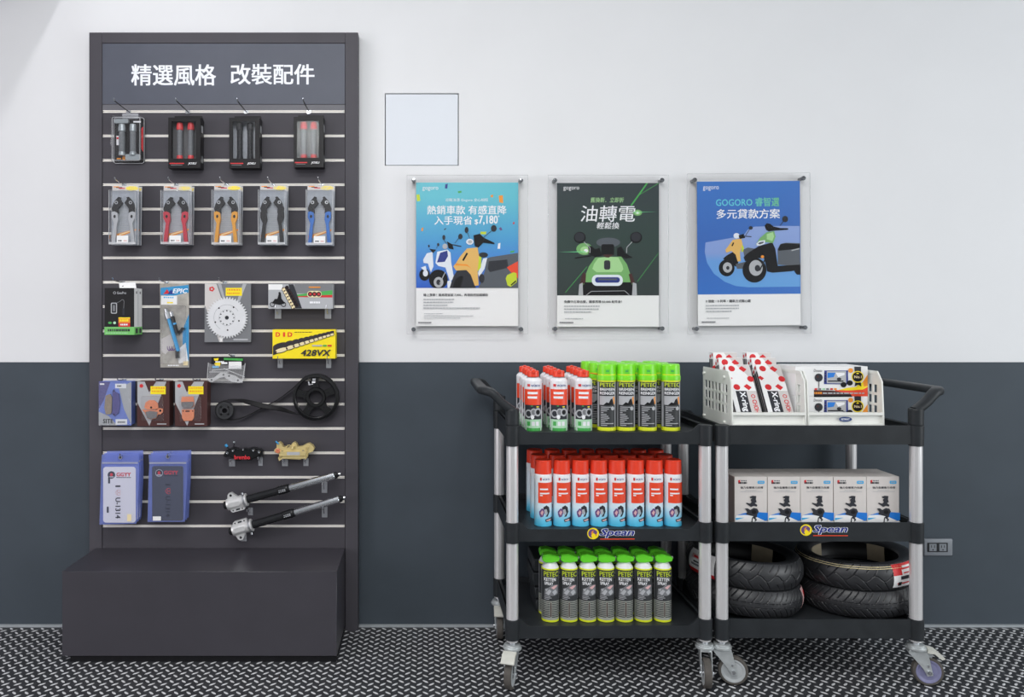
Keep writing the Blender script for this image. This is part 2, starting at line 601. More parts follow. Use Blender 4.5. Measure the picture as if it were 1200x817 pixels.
b = MB()
b.box(-4.5, 5.0, -3.0, YW + .1, -0.05, 0, 'floor_base')
A, X0, X1, Y0 = 0.0425, -2.7, 3.3, 1.75
marks_v, marks_f = [], []
def mark(cx, cy, sgn):
    o = len(marks_v)
    c, s_ = math.cos(R(45)), math.sin(R(45)) * sgn
    L, wd, hh = 0.0142, 0.0044, 0.0016
    for a, w_, z in ((-L, 0, 0), (-L * .45, -wd, 0), (L * .45, -wd, 0), (L, 0, 0), (L * .45, wd, 0), (-L * .45, wd, 0),
                     (-L * .62, 0, hh), (-L * .3, -wd * .5, hh), (L * .3, -wd * .5, hh), (L * .62, 0, hh), (L * .3, wd * .5, hh), (-L * .3, wd * .5, hh)):
        marks_v.append((cx + a * c - w_ * s_, cy + a * s_ + w_ * c, z + 0.0001))
    for i in range(6):
        marks_f.append([o + i, o + (i + 1) % 6, o + 6 + (i + 1) % 6, o + 6 + i])
    marks_f.append([o + 6 + i for i in range(6)])
i = 0
while X0 + i * A < X1:
    j = 0
    while Y0 + j * A < YW - .02:
        mark(X0 + i * A, Y0 + j * A, 1)
        if Y0 + (j + .5) * A < YW - .02:
            mark(X0 + (i + .5) * A, Y0 + (j + .5) * A, -1)
        j += 1
    i += 1
b.add(marks_v, marks_f, 'floor_mark')
structure(b.build('floor'))

structure(MB().box(-4.5, 5.0, -3.0, YW + .1, 3.2, 3.3, 'ceiling_white').build('ceiling'))
structure(MB().box(-4.5, -1.46, -3.0, YW - .001, 2.70, 3.199, 'white_wall').build('unseen_soffit'))  # unseen soffit, placed so its edge shades the wall's upper left corner

b = MB().box(HX0 + .0035, HX1 - .0035, YW, YW + .028, HZ0 + .0025, HZ1 - .0045, 'hatch_white', .001)
tag(b.build('access_hatch', loc=(0, YW + .014, HZ0), world=True), 'square white access hatch set flush in the wall above the left poster', 'hatch')

# wall outlet
o = thing('wall_outlet', 'grey double power outlet on the dark wall beside the right cart', 'outlet', (2.117, YW, .293))
b = MB()
b.M = Matrix.Translation((0, 0, 0))
b.box(-.060, .060, -.010, 0, 0, .072, 'outlet_grey', .006, 3)
b.build('cover_plate', o)
b = MB().box(-.047, .037, -.0125, -.0095, .018, .056, 'outlet_dark', .001)
b.build('socket_insert', o)
for sx in (-.027, .014):
    b = MB().box(sx - .014, sx + .016, -.0145, -.012, .022, .052, 'outlet_grey', .001)
    for q in (-.006, .006):
        b.box(sx + q - .0012 + .001, sx + q + .0012 + .001, -.0149, -.0140, .036, .047, 'ink_black')
    b.cyl((sx + .001, -.0149, .028), (sx + .001, -.0140, .028), .0028, 'ink_black', n=10)
    b.build('socket', o)

# ------------------------------------------------------------------ slatwall display
YP = 3.233
PX0, PX1, PZ = wx(104.5, YP), wx(419.6, YP), wz(38, YP)
IX0, IX1 = wx(119.5, YP), wx(404.5, YP)
panel = thing('slatwall_display', 'tall dark grey slatwall display with a plinth base and white Chinese heading', 'display stand', ((PX0 + PX1) / 2, YP, 0))
b = MB()
b.box(PX0, IX0, YP, YW - .002, 0, PZ, 'panel_grey', .001)
b.box(IX1, PX1, YP, YW - .002, 0, PZ, 'panel_grey', .001)
b.box(IX0, IX1, YP, YW - .002, wz(50.5, YP), PZ, 'panel_grey', .001)
b.box(IX0, IX1, YP + .02, YW - .002, 0, wz(50.5, YP), 'panel_grey')
b.build('frame', panel, world=True)
b = MB().box(IX0 + .001, IX1 - .001, YP + .002, YP + .02, wz(122, YP), wz(50.5, YP) - .001, 'header_blue', .0008)
hd = b.build('header_board', panel, world=True)
for wd, q in (('精選風格', (153.5, 75.2, 253, 100.2)), ('改裝配件', (270, 74.8, 368.5, 99))):
    b = MB()
    b.map = lambda px, py, h: ((px - CX) * YP / F, YP + .002 - h, H + (CY - py) * YP / F)
    b.text(wd, *q, 'letter_white', .022)
    lt = b.build('lettering', hd)
    lt.location = -panel.location
b = MB().box(IX0 + .001, IX1 - .001, YP + .003, YP + .02, wz(129.5, YP), wz(122.3, YP), 'header_strip', .0006)
b.build('header_strip', panel, world=True)

RAIL_PY = [130.6 + 28.6 * n for n in range(18)]
RZ = [wz(p, YP) for p in RAIL_PY]
b = MB()
prev = wz(129.5, YP) - .0003
for z in RZ + [None]:
    lo = (z + .0052) if z else .30
    if prev - lo > .002:
        b.box(IX0 + .001, IX1 - .001, YP + .003, YP + .02, lo, prev, 'panel_field', .0008)
    if z:
        prev = z - .0052
b.build('slat_board', panel, world=True)
for z in RZ:
    b = MB()
    b.box(IX0 + .003, IX1 - .003, YP + .010, YP + .014, z - .005, z + .005, 'rail_alu')
    b.box(IX0 + .003, IX1 - .003, YP + .0015, YP + .0105, z + .0018, z + .005, 'rail_alu', .0005)
    b.box(IX0 + .003, IX1 - .003, YP + .0015, YP + .0105, z - .005, z - .0008, 'rail_alu', .0005)
    b.build('slot_rail', panel, world=True)

YB = 2.938
BX0, BX1 = wx(72.7, YB), wx(394.7, YB)
BZ0, BZ1 = wz(769, YB), wz(669.8, YB)
b = MB().box(BX0, BX1, YB, YP - .0005, BZ0, BZ1, 'plinth_grey', .0012)
pl = b.build('plinth', panel, world=True)
b = MB().box(BX0 + .025, BX1 - .003, YB + .012, YP - .001, 0, BZ0 - .0003, 'kick_black')
kb = b.build('kick_board', pl)
kb.location = -panel.location

# ------------------------------------------------------------------ hooks
def near_rail(py):
    return min(range(18), key=lambda n: abs(RAIL_PY[n] - py))

def hook(tip_px, rail, length, label, group, drop=.0, dark=True, cat='hook'):
    """A wire hook standing out of a slot; tip_px is where its end shows in the photograph."""
    Yt = YP - length
    x, z = wx(tip_px, Yt), RZ[rail]
    t = thing('peg_hook', label, cat, (x, YP + .0015, z), 0, group)
    m = 'dark_wire' if dark else 'chrome'
    b = MB()
    b.tube([(0, -.001, -drop), (0, -length * .5, -drop + .001), (0, -length + .008, -drop + .004), (0, -length + .002, -drop + .007)], .0021, m, 8)
    b.build('wire', t)
    b = MB()
    b.tube([(0, -length + .004, -drop + .005), (0, -length, -drop + .009), (0, -length - .001, -drop + .014)], .0026, 'chrome', 8)
    b.build('tip', t)
    b = MB().box(-.009, .009, -.003, -.0001, -.010 - drop, .004, 'chrome', .0006)
    b.build('mount_plate', t)
    return t

# ------------------------------------------------------------------ boxed handlebar grips (top row)
def grip(parent, cx, zc, L, r, end_m, body_m, y, head=1):
    b = MB()
    b.lathe([(0, -L / 2), (r * .92, -L / 2), (r * .92, -L / 2 + .002), (r, -L / 2 + .004)] +
            [(r * (1.0 if k % 2 else .94), -L / 2 + .008 + (L - .04) * k / 14) for k in range(15)] +
            [(r, L / 2 - .012), (r * .9, L / 2 - .002), (0, L / 2)], body_m, 20)
    g = b.build('handlebar_grip', parent, (cx, y, zc))
    for sg, ln in ((1, .028), (-1, .016)):
        b = MB()
        z0 = sg * L / 2
        zz = sorted([z0 + sg * .002, z0 - sg * ln])
        rr_ = r * 1.18 if sg * head > 0 else r * 1.08
        b.lathe([(r * .96, zz[0]), (rr_, zz[0] + .002), (rr_, (zz[0] + zz[1]) / 2), (r * 1.02, zz[1] - .003), (r * .9, zz[1])], end_m, 20)
        b.build('end_ring', g)
    return g

def grip_box(x0, x1, y0, y1, tip, end_m, body_m, label, hook_label, hole_y, tray='tray_grey'):
    Y = 3.184
    k = Y / F
    cx = (x0 + x1) / 2
    t = thing('boxed_handlebar_grips', label, 'boxed grips', W(cx, y1, Y), 0, 'boxed handlebar grips on the top row')
    w, h, d = (x1 - x0) * k, (y1 - y0) * k, YP - Y - .0005
    b = MB()
    wx0, wx1, wz0, wz1 = -w / 2 + .013, w / 2 - .018, .038, h - .016
    b.box(-w / 2, w / 2, d - .004, d, 0, h, 'carton_black')
    b.box(-w / 2, -w / 2 + .0015, 0, d - .004, 0, h, 'carton_black')
    b.box(w / 2 - .0015, w / 2, 0, d - .004, 0, h, 'carton_black')
    b.box(-w / 2 + .0015, w / 2 - .0015, 0, d - .004, 0, .0015, 'carton_black')
    b.box(-w / 2 + .0015, w / 2 - .0015, 0, d - .004, h - .0015, h, 'carton_black')
    for q in ((-w / 2, wx0, 0, h), (wx1, w / 2, 0, h), (wx0, wx1, 0, wz0), (wx0, wx1, wz1, h)):
        b.box(q[0], q[1], -.001, .0003, q[2], q[3], 'carton_black')
    b.pxm(k, cx, y1, -.001)
    b.text('JOSLI', x1 - 14.5, y1 - 6.6, x1 - 4.5, y1 - 3.6, 'ink_white', .03, .25)
    b.rect(x0 + 1.5, y1 - 6.0, x1 - 19, y1 - 4.8, 'ink_red')
    b.rect(x0 + 3, y1 - 3.8, x1 - 21, y1 - 3.2, 'ink_grey')
    b.build('carton', t)
    b = MB().box(-w / 2 + .006, w / 2 - .006, d - .010, d - .0045, .006, h - .006, tray)
    b.build('inner_tray', t)
    b = MB().add([(wx0 - .003, .0008, wz0 - .003), (wx1 + .003, .0008, wz0 - .003), (wx1 + .003, .0008, wz1 + .003), (wx0 - .003, .0008, wz1 + .003)], [[0, 1, 2, 3]], 'clear_film')
    b.build('window_film', t)
    b = MB()
    b.box(-w / 2 + .010, w / 2 - .004, d - .004, d - .002, h, h + .018, 'carton_black', .0008)
    b.build('hang_tab', t)
    L = (wz1 - wz0) * .97
    for gx in (wx0 + (wx1 - wx0) * .27, wx0 + (wx1 - wx0) * .73):
        grip(t, gx, (wz0 + wz1) / 2, L, .0115, end_m, body_m, .022)
    b = MB()
    b.M = Matrix.Translation((w / 2 + .0002, 0, 0))
    b.box(-.0002, .0002, d * .3, d * .75, h * .72, h * .86, 'ink_light')
    b.box(-.0002, .0002, d * .3, d * .75, h * .12, h * .26, 'ink_grey')
    b.build('side_print', t)
    return t

G1 = 'hooks on the top row of the slatwall'
# the first one is a blister pack of plain grey grips
Y = 3.194
k = Y / F
t = thing('blister_pack_of_grips', 'clear blister pack of plain grey grips on black card, leftmost of the top row', 'boxed grips', W(148, 189.5, Y))
w, h, d = 36.5 * k, 54 * k, YP - Y - .0005
b = MB().pxm(k, 148, 189.5, d - .004)
b.prism(rr(130, 136.5, 166, 189.4, 2.5), -.0035, 0, 'carton_black')
b.rect(152.5, 139.3, 161.5, 141.3, 'ink_white')
b.poly([(162, 148), (164.2, 146), (164.2, 176), (162, 172)], 'ink_red')
b.rect(132.6, 157, 135.4, 168, 'ink_white')
b.rect(132.8, 158.5, 135.2, 161, 'ink_red')
b.rect(133, 183.2, 138, 184.8, 'ink_orange')
b.ell(141.5, 183.5, 2, 2.4, 'ink_orange')
b.build('backing_card', t)
b = MB().pxm(k, 148, 189.5, d - .004)
P = rr(129.5, 135.5, 165.5, 189.6, 3)
Pi = rr(131.2, 137.2, 163.8, 187.9, 2)
n = len(P)
b.add([b.map(*p, .001) for p in P] + [b.map(*p, d - .005) for p in P] + [b.map(*p, d - .005) for p in Pi],
      [[i, (i + 1) % n, n + (i + 1) % n, n + i] for i in range(n)] + [[n + i, n + (i + 1) % n, 2 * n + (i + 1) % n, 2 * n + i] for i in range(n)] + [[2 * n + i for i in range(n)]], 'clear_blister')
b.build('blister', t)
b = MB().pxm(k, 148, 189.5, d - .004)
for q in (P, Pi):
    hq = .001 if q is P else d - .0052
    b.sweep([(.0011 * math.cos(2 * PI * i / 6), .0011 * math.sin(2 * PI * i / 6)) for i in range(6)], [b.map(a, c, hq) for a, c in q], 'clear_edge_glint', closed=True)
b.build('blister_edge_glint', t)  # whitish rim added as the blister's edge highlight
b = MB().pxm(k, 148, 189.5, d - .004)
b.prism(rr(139.5, 130.6, 158.5, 137.0, 1), 0, .0008, 'clear_bracket')
b.build('hang_tab', t)
grip(t, (141 - 148) * k, (189.5 - 163) * k, 36 * k, .0125, 'grip_silver', 'grip_grey', .018)
grip(t, (154 - 148) * k, (189.5 - 163) * k, 36 * k, .0125, 'grip_silver', 'grip_grey', .018, -1)
b = MB().pxm(k, 148, 189.5, .012)
b.prism(rr(132.5, 138.5, 149, 143.5, 1.5), -.012, 0, 'grip_silver')
b.prism(rr(145.5, 180.0, 162.5, 186.5, 1.5), -.012, 0, 'grip_silver')
b.build('grip_flange', t)
hook(133.6, 0, .15, 'dark wire hook above the blister pack of grey grips', G1)

grip_box(197.3, 234.8, 137.8, 197, 206.3, 'grip_red', 'grip_grey', 'black window box of red-ended grips, second from left in the top row', '', 133)
hook(206.4, 0, .15, 'dark wire hook above the second box in the top row', G1)
grip_box(268.6, 304.2, 138, 197, 278, 'grip_black', 'grip_black', 'black window box of plain black grips in the top row', '', 133, 'card_silver')
hook(278, 0, .15, 'dark wire hook above the box of plain black grips', G1)
grip_box(344.2, 379, 137, 196, 355, 'grip_red', 'grip_grey', 'black window box of red-ended grips, rightmost of the top row', '', 133)
hook(355.3, 0, .15, 'dark wire hook above the rightmost box of the top row', G1)

# ------------------------------------------------------------------ brake lever packs (second row)
QL = Q(0, 0, 7.5)
L_PIV = [(965, 185), (985, 190), (980, 205), (1003, 240), (985, 262), (962, 290), (966, 330), (914, 326), (904, 290), (918, 250), (934, 220)]
L_BLD = [(905, 322), (930, 315), (958, 326), (966, 385), (952, 440), (948, 500), (938, 604), (906, 604), (914, 520), (928, 420), (906, 372)]
LC = 1013.0

def lever_pack(x0, x1, y0, y1, lever_m, colour, place, Y=3.158, side=1):
    k = Y / F
    cx = (x0 + x1) / 2
    sx = (x1 - x0) / (1135 - 890)
    sy = (y1 - y0) / (610 - 130)
    t = thing('lever_pack', 'front clear pack of %s brake levers, %s of the second row' % (colour, place), 'lever pack', W(cx, y1, Y), 0, 'brake lever packs on the second row')
    d = .030
    cv = lambda pts, s=1: [(cx + s * (a - LC) * sx, y0 + (bb - 130) * sy) for a, bb in pts]
    b = MB().pxm(k, cx, y1, d)
    b.prism([(x0 + .6, y0 - 6.5), (x1 + 1.0, y0 - 6.5), (x1, y1), (x0, y1)], -.0012, 0, 'card_silver')
    b.rect(x0 + .8, y0 - 6.3, x1 + .8, y0 - .3, 'paper_grey')
    for q in range(3):
        b.rect(x0 + 2 + q * 3.2, y0 - 5.6 + q * .9, x0 + 9 + q * 3.4, y0 - 4.6 + q * .9, ('ink_orange', 'ink_dark', 'ink_red')[q])
    for q in range(16):                                       # fine rows of print on the card
        b.rect(cx - 8, y0 + 14 + q * 2.3, cx + 8, y0 + 15 + q * 2.3, 'ink_silver' if q % 2 else 'ink_light')
    b.poly([(x0 + 1.5, y1 - 12), (x1 - 2.0, y1 - 19.5), (x1 - 2.0, y1 - 17.5), (x0 + 1.5, y1 - 7)], 'ink_orange')
    b.poly([(x0 + 9, y1 - 13), (x1 - 4, y1 - 18.8), (x1 - 4, y1 - 18), (x0 + 9, y1 - 11.5)], 'ink_cream')
    b.build('card', t)
    b = MB().pxm(k, cx, y1, d)
    b.ell(x1 - 7.2, y0 - 3.2, 7.6, 2.7, 'ink_yellow')
    b.build('oval_sticker', t)
    for s in (1, -1):
        b = MB().pxm(k, cx, y1, d - .004)
        b.prism(cv(L_PIV, s), 0, .012, 'lever_black')
        hx, hy = cv([(947, 236)], s)[0]
        b.h = .0122
        b.ell(hx, hy, 2.0, 2.0, 'steel', 14)
        b.ell(hx, hy, 1.1, 1.1, 'lever_black', 12)
        lv = b.build('lever', t)
        b = MB().pxm(k, cx, y1, d - .006)
        b.prism(cv(L_BLD, s), 0, .013, lever_m)
        hx, hy = cv([(935, 360)], s)[0]
        b.h = .0132
        b.ell(hx, hy, 1.4, 2.0, 'lever_black', 12)
        b.build('blade', lv)
    b = MB().pxm(k, cx, y1, 0)
    b.box(-(x1 - x0) / 2 * k, (x1 - x0) / 2 * k, .0003, d - .0005, .0005, (y1 - y0) * k, 'clear_blister', .002)
    b.build('blister', t)
    b = MB()
    hx, zt_ = (x1 - x0) / 2 * k, (y1 - y0) * k
    for yy in (.0012, d - .0012):
        b.sweep([(.0010 * math.cos(2 * PI * i / 6), .0010 * math.sin(2 * PI * i / 6)) for i in range(6)], [(-hx, yy, .001), (hx, yy, .001), (hx, yy, zt_), (-hx, yy, zt_)], 'clear_edge_glint', closed=True)
    b.box(-hx + .001, hx - .001, .0004, .0010, .001, .010, 'clear_edge_glint')
    b.build('blister_edge_glint', t)  # edge highlights of the pack built as whitish strips
    b = MB().pxm(k, cx, y1, 0)
    b.rect(cx - 6.2, y1 - 10.5, cx + 7.2, y1 - 2.2, 'paper_white')
    b.small_print(cx - 4.6, y1 - 5.2, cx - .2, y1 - 3.6, 'ink_dark', 1.2, .3)
    b.small_print(cx + 1.8, y1 - 5.2, cx + 5.6, y1 - 3.6, 'ink_pink', 1.2, .3)
    b.build('price_sticker', t)
    r = dup(t, t.location + Vector((0, .036, .002)), None, 'pack of %s brake levers behind the front one, %s of the second row' % (colour, place))
    return t

G2 = 'hooks on the second row of the slatwall'
for x0, x1, y0, y1, m, c, pl_, tip in ((127.4, 158.6, 222.7, 286.6, 'lever_silver', 'silver', 'leftmost', 134.4),
                                       (188.2, 221.2, 222.8, 286.4, 'lever_red', 'red', 'second from left', 197.2),
                                       (248, 279.4, 222.3, 286.8, 'lever_gold', 'gold', 'middle', 257.8),
                                       (302.4, 333.8, 222.2, 286.8, 'lever_black', 'all-black', 'second from right', 314),
                                       (358.4, 389.4, 222.2, 287.2, 'lever_blue', 'blue', 'rightmost', 372.8)):
    lever_pack(x0, x1, y0, y1, m, c, pl_)
    hook(tip, 3, .10, 'bent wire hook carrying the %s lever packs in the second row' % c, G2, .0, False)

# ------------------------------------------------------------------ third row
Y = 3.146
k = Y / F
t = thing('tracker_box', 'black carton with a green bottom band and white sides on the third row', 'boxed gadget', W(140, 392.5, Y))
d = YP - Y - .0005
w = 34.6 * k
h = 54.8 * k
b = MB().pxm(k, 140, 392.5, 0)
gz = 9.2 * k
b.box(-w / 2, w / 2, 0, d, gz, h, 'paper_white')
b.box(-w / 2 - .001, w / 2 + .001, -.001, d, 0, gz, 'box_green', .0005)
b.h = .0003
b.rect(122.6, 337.6, 157.3, 383.2, 'carton_black')
b.h = .0014
b.small_print(126.5, 385.6, 152.5, 388.4, 'ink_dark', 1.6, .6)
b.small_print(124, 389.8, 150, 390.5, 'ink_mint', 2.2, .5)
b.h = .0005
b.ring(134.3, 343.3, 1.6, 1.6, .5, 'ink_light', 16)
b.text('GeoPro', 137, 341.8, 148, 344.8, 'ink_light', .02)
b.poly(rr(130, 354.8, 137.2, 367.6, 1.4), 'ink_light')
b.poly(rr(131.0, 355.8, 136.2, 366.6, 1.0), 'ink_dark')
b.poly(rr(132.4, 357.6, 134.8, 364.8, .8), 'ink_grey')
b.line([(137, 355), (141, 353), (143, 351.2), (145, 351.6), (145.5, 354), (145, 362)], .5, 'ink_grey')
b.poly(rr(143.6, 361.5, 146, 369.5, .8), 'ink_dark')
b.ell(129, 378.4, 2.2, 1.4, 'ink_green', 14)
b.ell(134.4, 378.4, 1.7, 1.6, 'ink_mint', 14)
b.rect(139, 372, 152.6, 383, 'ink_orange')
b.rect(139, 372, 152.6, 373.3, 'ink_yellow')
b.small_print(140.5, 374.3, 151, 376.6, 'ink_yellow', 2, .5)
b.rect(139, 378.4, 152.6, 383, 'ink_red')
b.small_print(141, 379.6, 150, 381.4, 'ink_white', 1.6, .5)
b.build('carton', t)
b = MB()
b.box(w / 2 + .0002, w / 2 + .0006, d * .46, d * .50, gz + .004, h - .004, 'ink_light')
for q in (.28, .74):
    b.box(w / 2 + .0002, w / 2 + .0007, d * q - .004, d * q + .004, h - .022, h - .012, 'ink_dark')
    b.box(w / 2 + .0012, w / 2 + .0014, d * q - .011, d * q + .011, .006, gz - .006, 'ink_dark')
b.build('side_print', t)
b = MB().pxm(k, 140, 392.5, d * .7)
b.prism([(132.5, 330.4), (152.2, 329.8), (153.4, 337.8), (133.4, 338.2)], 0, .0012, 'paper_white')
b.h = .0014
b.poly([(136, 335.2), (137.6, 333.8), (138, 335.2)], 'ink_dark')
b.build('hang_tab', t)
hook(131.6, 7, .11, 'dark wire hook holding the green-banded black carton', 'hooks on the third row of the slatwall')

Y = 3.19
k = Y / F
t = thing('damper_blister_card', 'tall blister card with a blue and silver steering damper printed EPIC', 'blister card', W(201, 431.6, Y))
d = YP - Y - .0005
b = MB().pxm(k, 201, 431.6, d - .002)
b.prism([(183.4, 331.8), (217.8, 331.8), (218.2, 431.6), (184, 431.6)], -.0015, 0, 'stone_print')
b.poly([(184.2, 337), (217.6, 333.5), (217.6, 342.5), (197, 347), (184.2, 345.5)], 'shock_blue')
b.poly([(210, 388), (217.8, 368), (217.8, 424), (211, 412)], 'shock_blue')
b.poly([(184.6, 398), (196, 392), (201, 404), (190, 416), (184.8, 412)], 'paper_grey')
b.poly([(203, 412), (214, 402), (217, 424), (206, 427)], 'paper_white')
b.poly([(187.5, 344.5), (192, 338.5), (195.4, 344.0)], 'ink_red')
b.poly([(192.5, 344.5), (197, 338.8), (201, 344.5)], 'ink_navy')
b.text('EPIC', 198.5, 337.8, 216.6, 343.4, 'ink_white', .03, .25)
b.rect(184.8, 346.4, 203.8, 356.8, 'paper_white')
b.small_print(188, 347.8, 201, 349.2, 'ink_sky', 1.4, .8)
b.rect(192, 353.8, 199, 355.4, 'ink_yellow')
for q in range(3):
    b.ring(194.5 + q * 2.6, 407.5, 2.6, 4.2, .8, 'ink_purple', 18, 20, 200)
b.small_print(193, 428.4, 206, 429.8, 'ink_white', 2, .4)
b.rect(211.2, 424.2, 216.6, 429, 'ink_cream')
b.build('card', t)
b = MB().pxm(k, 201, 431.6, d - .002)
P0, P1 = (194.5, 371), (206.5, 412)
def at(u, hh=.014, off=0):
    dx, dy = P1[0] - P0[0], P1[1] - P0[1]
    L = math.hypot(dx, dy)
    return Vector(b.map(P0[0] + dx * u - dy / L * off, P0[1] + dy * u + dx / L * off, hh))
b.cyl(at(.02), at(1.0), .0078, 'shock_blue')
b.build('damper_body', t)
dmp = t.children[-1]
b2 = MB()
b2.cyl(at(-.12), at(.06), .012, 'steel')
b2.cyl(at(-.22), at(-.10), .007, 'chrome')
b2.cyl(at(.02, .014, -5.0), at(.50, .014, -5.0), .0070, 'tube_black')
b2.cyl(at(.22, .014, -5.0), at(.27, .014, -5.0), .0073, 'shock_blue')
b2.cyl(at(-.10, .014, -5.0), at(.03, .014, -5.0), .0078, 'chrome')
b2.build('reservoir', t)
b2 = MB()
b2.cyl(at(.98, .013, 1.2), at(1.18, .013, 3.2), .0085, 'tube_black')
b2.M = None
b2.pxm(k, 201, 431.6, d - .002)
b2.prism([(205, 390), (210, 384), (214, 384.5), (210, 389.5), (206, 393)], .004, .010, 'tube_black')
b2.build('end_clamp', t)
b2 = MB().pxm(k, 201, 431.6, d - .002)
b2.box((187 - 201) * k, (215 - 201) * k, 0, d - .0025, (431.6 - 427) * k, (431.6 - 358) * k, 'clear_film', .004)
b2.build('blister', t)
hook(186.4, 7, .09, 'wire hook holding the tall damper blister card', 'hooks on the third row of the slatwall', .0, False)

Y = 3.205
k = Y / F
t = thing('sprocket_pack', 'silver toothed rear sprocket packed on a grey and white card', 'sprocket', W(265.5, 401.2, Y))
d = YP - Y - .0005
b = MB().pxm(k, 265.5, 401.2, d - .012)
b.prism([(238.6, 332.2), (293, 332.2), (293.2, 401.2), (238.4, 401.2)], -.0115, 0, 'ink_grey')
b.poly([(238.8, 332.4), (252.5, 332.4), (259, 352), (260, 401), (256, 401), (238.8, 358)], 'paper_grey')
b.poly([(254, 332.4), (288, 332.4), (278, 358), (262, 356)], 'ink_silver')
b.poly([(258, 332.6), (283.5, 332.6), (277, 352), (263, 352)], 'ink_grey')
b.poly(el(247, 338.6, 3.6, 3.2, 5), 'ink_red')
b.ell(247, 338.6, 1.3, 1.2, 'paper_grey', 8)
b.rect(272.5, 397.2, 289.5, 399.0, 'ink_light')
b.poly([(255.5, 395.5), (261, 395.5), (258, 400.8)], 'paper_white')
b.build('card', t)
b = MB().pxm(k, 265.5, 401.2, d - .012)
cx, cy, ro = 265.2, 372.4, 24.4
N = 44
outer = []
for i in range(N):
    for q, rr_ in ((-.34, ro - 2.3), (-.14, ro), (.14, ro), (.34, ro - 2.3)):
        a = 2 * PI * (i + q) / N
        outer.append((cx + rr_ * math.cos(a), cy + rr_ * math.sin(a)))
b.prism(outer, .001, .006, 'sprocket')
b.h = .0061
b.ring(cx, cy, 15.5, 15.5, .5, 'ink_light', 40, 120, 330)
b.ring(cx, cy, 14.2, 14.2, .8, 'sprocket', 40)
b.ring(cx, cy, 9.6, 9.6, .4, 'ink_light', 30)
for i in range(5):
    a = 2 * PI * i / 5 - 1.0
    b.ell(cx + 14.6 * math.cos(a), cy + 14.6 * math.sin(a), 1.0, 1.0, 'ink_black', 12)
for i in range(12):
    a = 2 * PI * i / 12
    b.ell(cx + 8.2 * math.cos(a), cy + 8.2 * math.sin(a), .85, .85, 'ink_dark' if i % 2 else 'ink_grey', 10)
b.ell(cx, cy, 2.3, 2.3, 'ink_dark', 16)
b.build('sprocket', t)
b = MB().pxm(k, 265.5, 401.2, d - .0125)
b.rect(263.4, 337.2, 282.6, 346.6, 'ink_yellow')
for q in (338.8, 342.8):
    b.small_print(265, q, 281, q + 1.7, 'ink_orange', 1.6, .8)
b.build('price_sticker', t)
hook(255.8, 7, .10, 'wire hook holding the sprocket card', 'hooks on the third row of the slatwall', .0, False)

def bracket(px, pyb, py_t, label, w=6.4, reach=.05, clear=True, group='clear brackets on the slatwall', lean=0):
    """A clear plastic shelf bracket hanging from a slot with an upturned arm under the goods."""
    k = YP / F
    x, z = wx(px, YP), wz(pyb, YP)
    h = (pyb - py_t) * k
    t = thing('display_bracket', label, 'bracket', (x, YP + .0015, z), 0, group)
    m = 'clear_bracket'
    b = MB().box(-w / 2 * k, w / 2 * k, -.003, -.0002, 0, h, m, .0006)
    b.build('back_plate', t)
    zz = h - .003
    b = MB()
    b.tube([(0, -.002, zz), (0, -reach + .004, zz), (0, -reach, zz + .003), (0, -reach - .001, zz + .012)], .0018, 'chrome', 8)
    b.tube([(0, -.004, zz * .45), (0, -reach * .3, zz * .45), (0, -reach * .55, zz)], .0014, 'chrome', 8)
    b.build('arm', t)
    return t

def chain_art(b, pts, w, m_plate, m_pin, m_dark, n):
    """A drive chain printed along a straight run: far plates dark, near plates pale with dark edges and pins."""
    (xa, ya, wa), (xb, yb, wb) = pts
    ang = math.atan2(yb - ya, xb - xa)
    L = math.hypot(xb - xa, yb - ya)
    ca, sa = math.cos(ang), math.sin(ang)
    q = 1.45                                               # the links shrink towards the far end
    at_ = lambda i: (i / n) ** (1 / q) if wa > wb else i / n
    def link(u0, u1, ww, off, kx, ky, m):
        cx, cy = xa + (xb - xa) * (u0 + u1) / 2 + sa * ww * off, ya + (yb - ya) * (u0 + u1) / 2 - ca * ww * off
        hl = (u1 - u0) * L / 2
        P_ = []
        for j in range(16):
            t_ = 2 * PI * j / 16
            ex, ey = hl * kx * math.cos(t_), ww * ky * math.copysign(abs(math.sin(t_)) ** .8, math.sin(t_))
            P_.append((cx + ex * ca - ey * sa, cy + ex * sa + ey * ca))
        b.poly(P_, m)
    for side in (1, -1):
        for par in (0, 1):
            for i in range(par, n, 2):
                u0, u1 = at_(i), at_(i + 1)
                ww = wa + (wb - wa) * (u0 + u1) / 2
                link(u0, u1, ww, .26 * side, 1.28, .31, m_dark)
                link(u0, u1, ww, .26 * side, 1.16, .23, m_pin if side > 0 else m_plate)
                if side > 0:
                    link(u0, u1, ww, .26, 1.0, .17, m_dark)
    for i in range(n + 1):
        u = at_(i)
        ww = wa + (wb - wa) * u
        cx, cy = xa + (xb - xa) * u - sa * ww * .26, ya + (yb - ya) * u + ca * ww * .26
        b.ell(cx, cy, ww * .11, ww * .11, m_pin, 10)

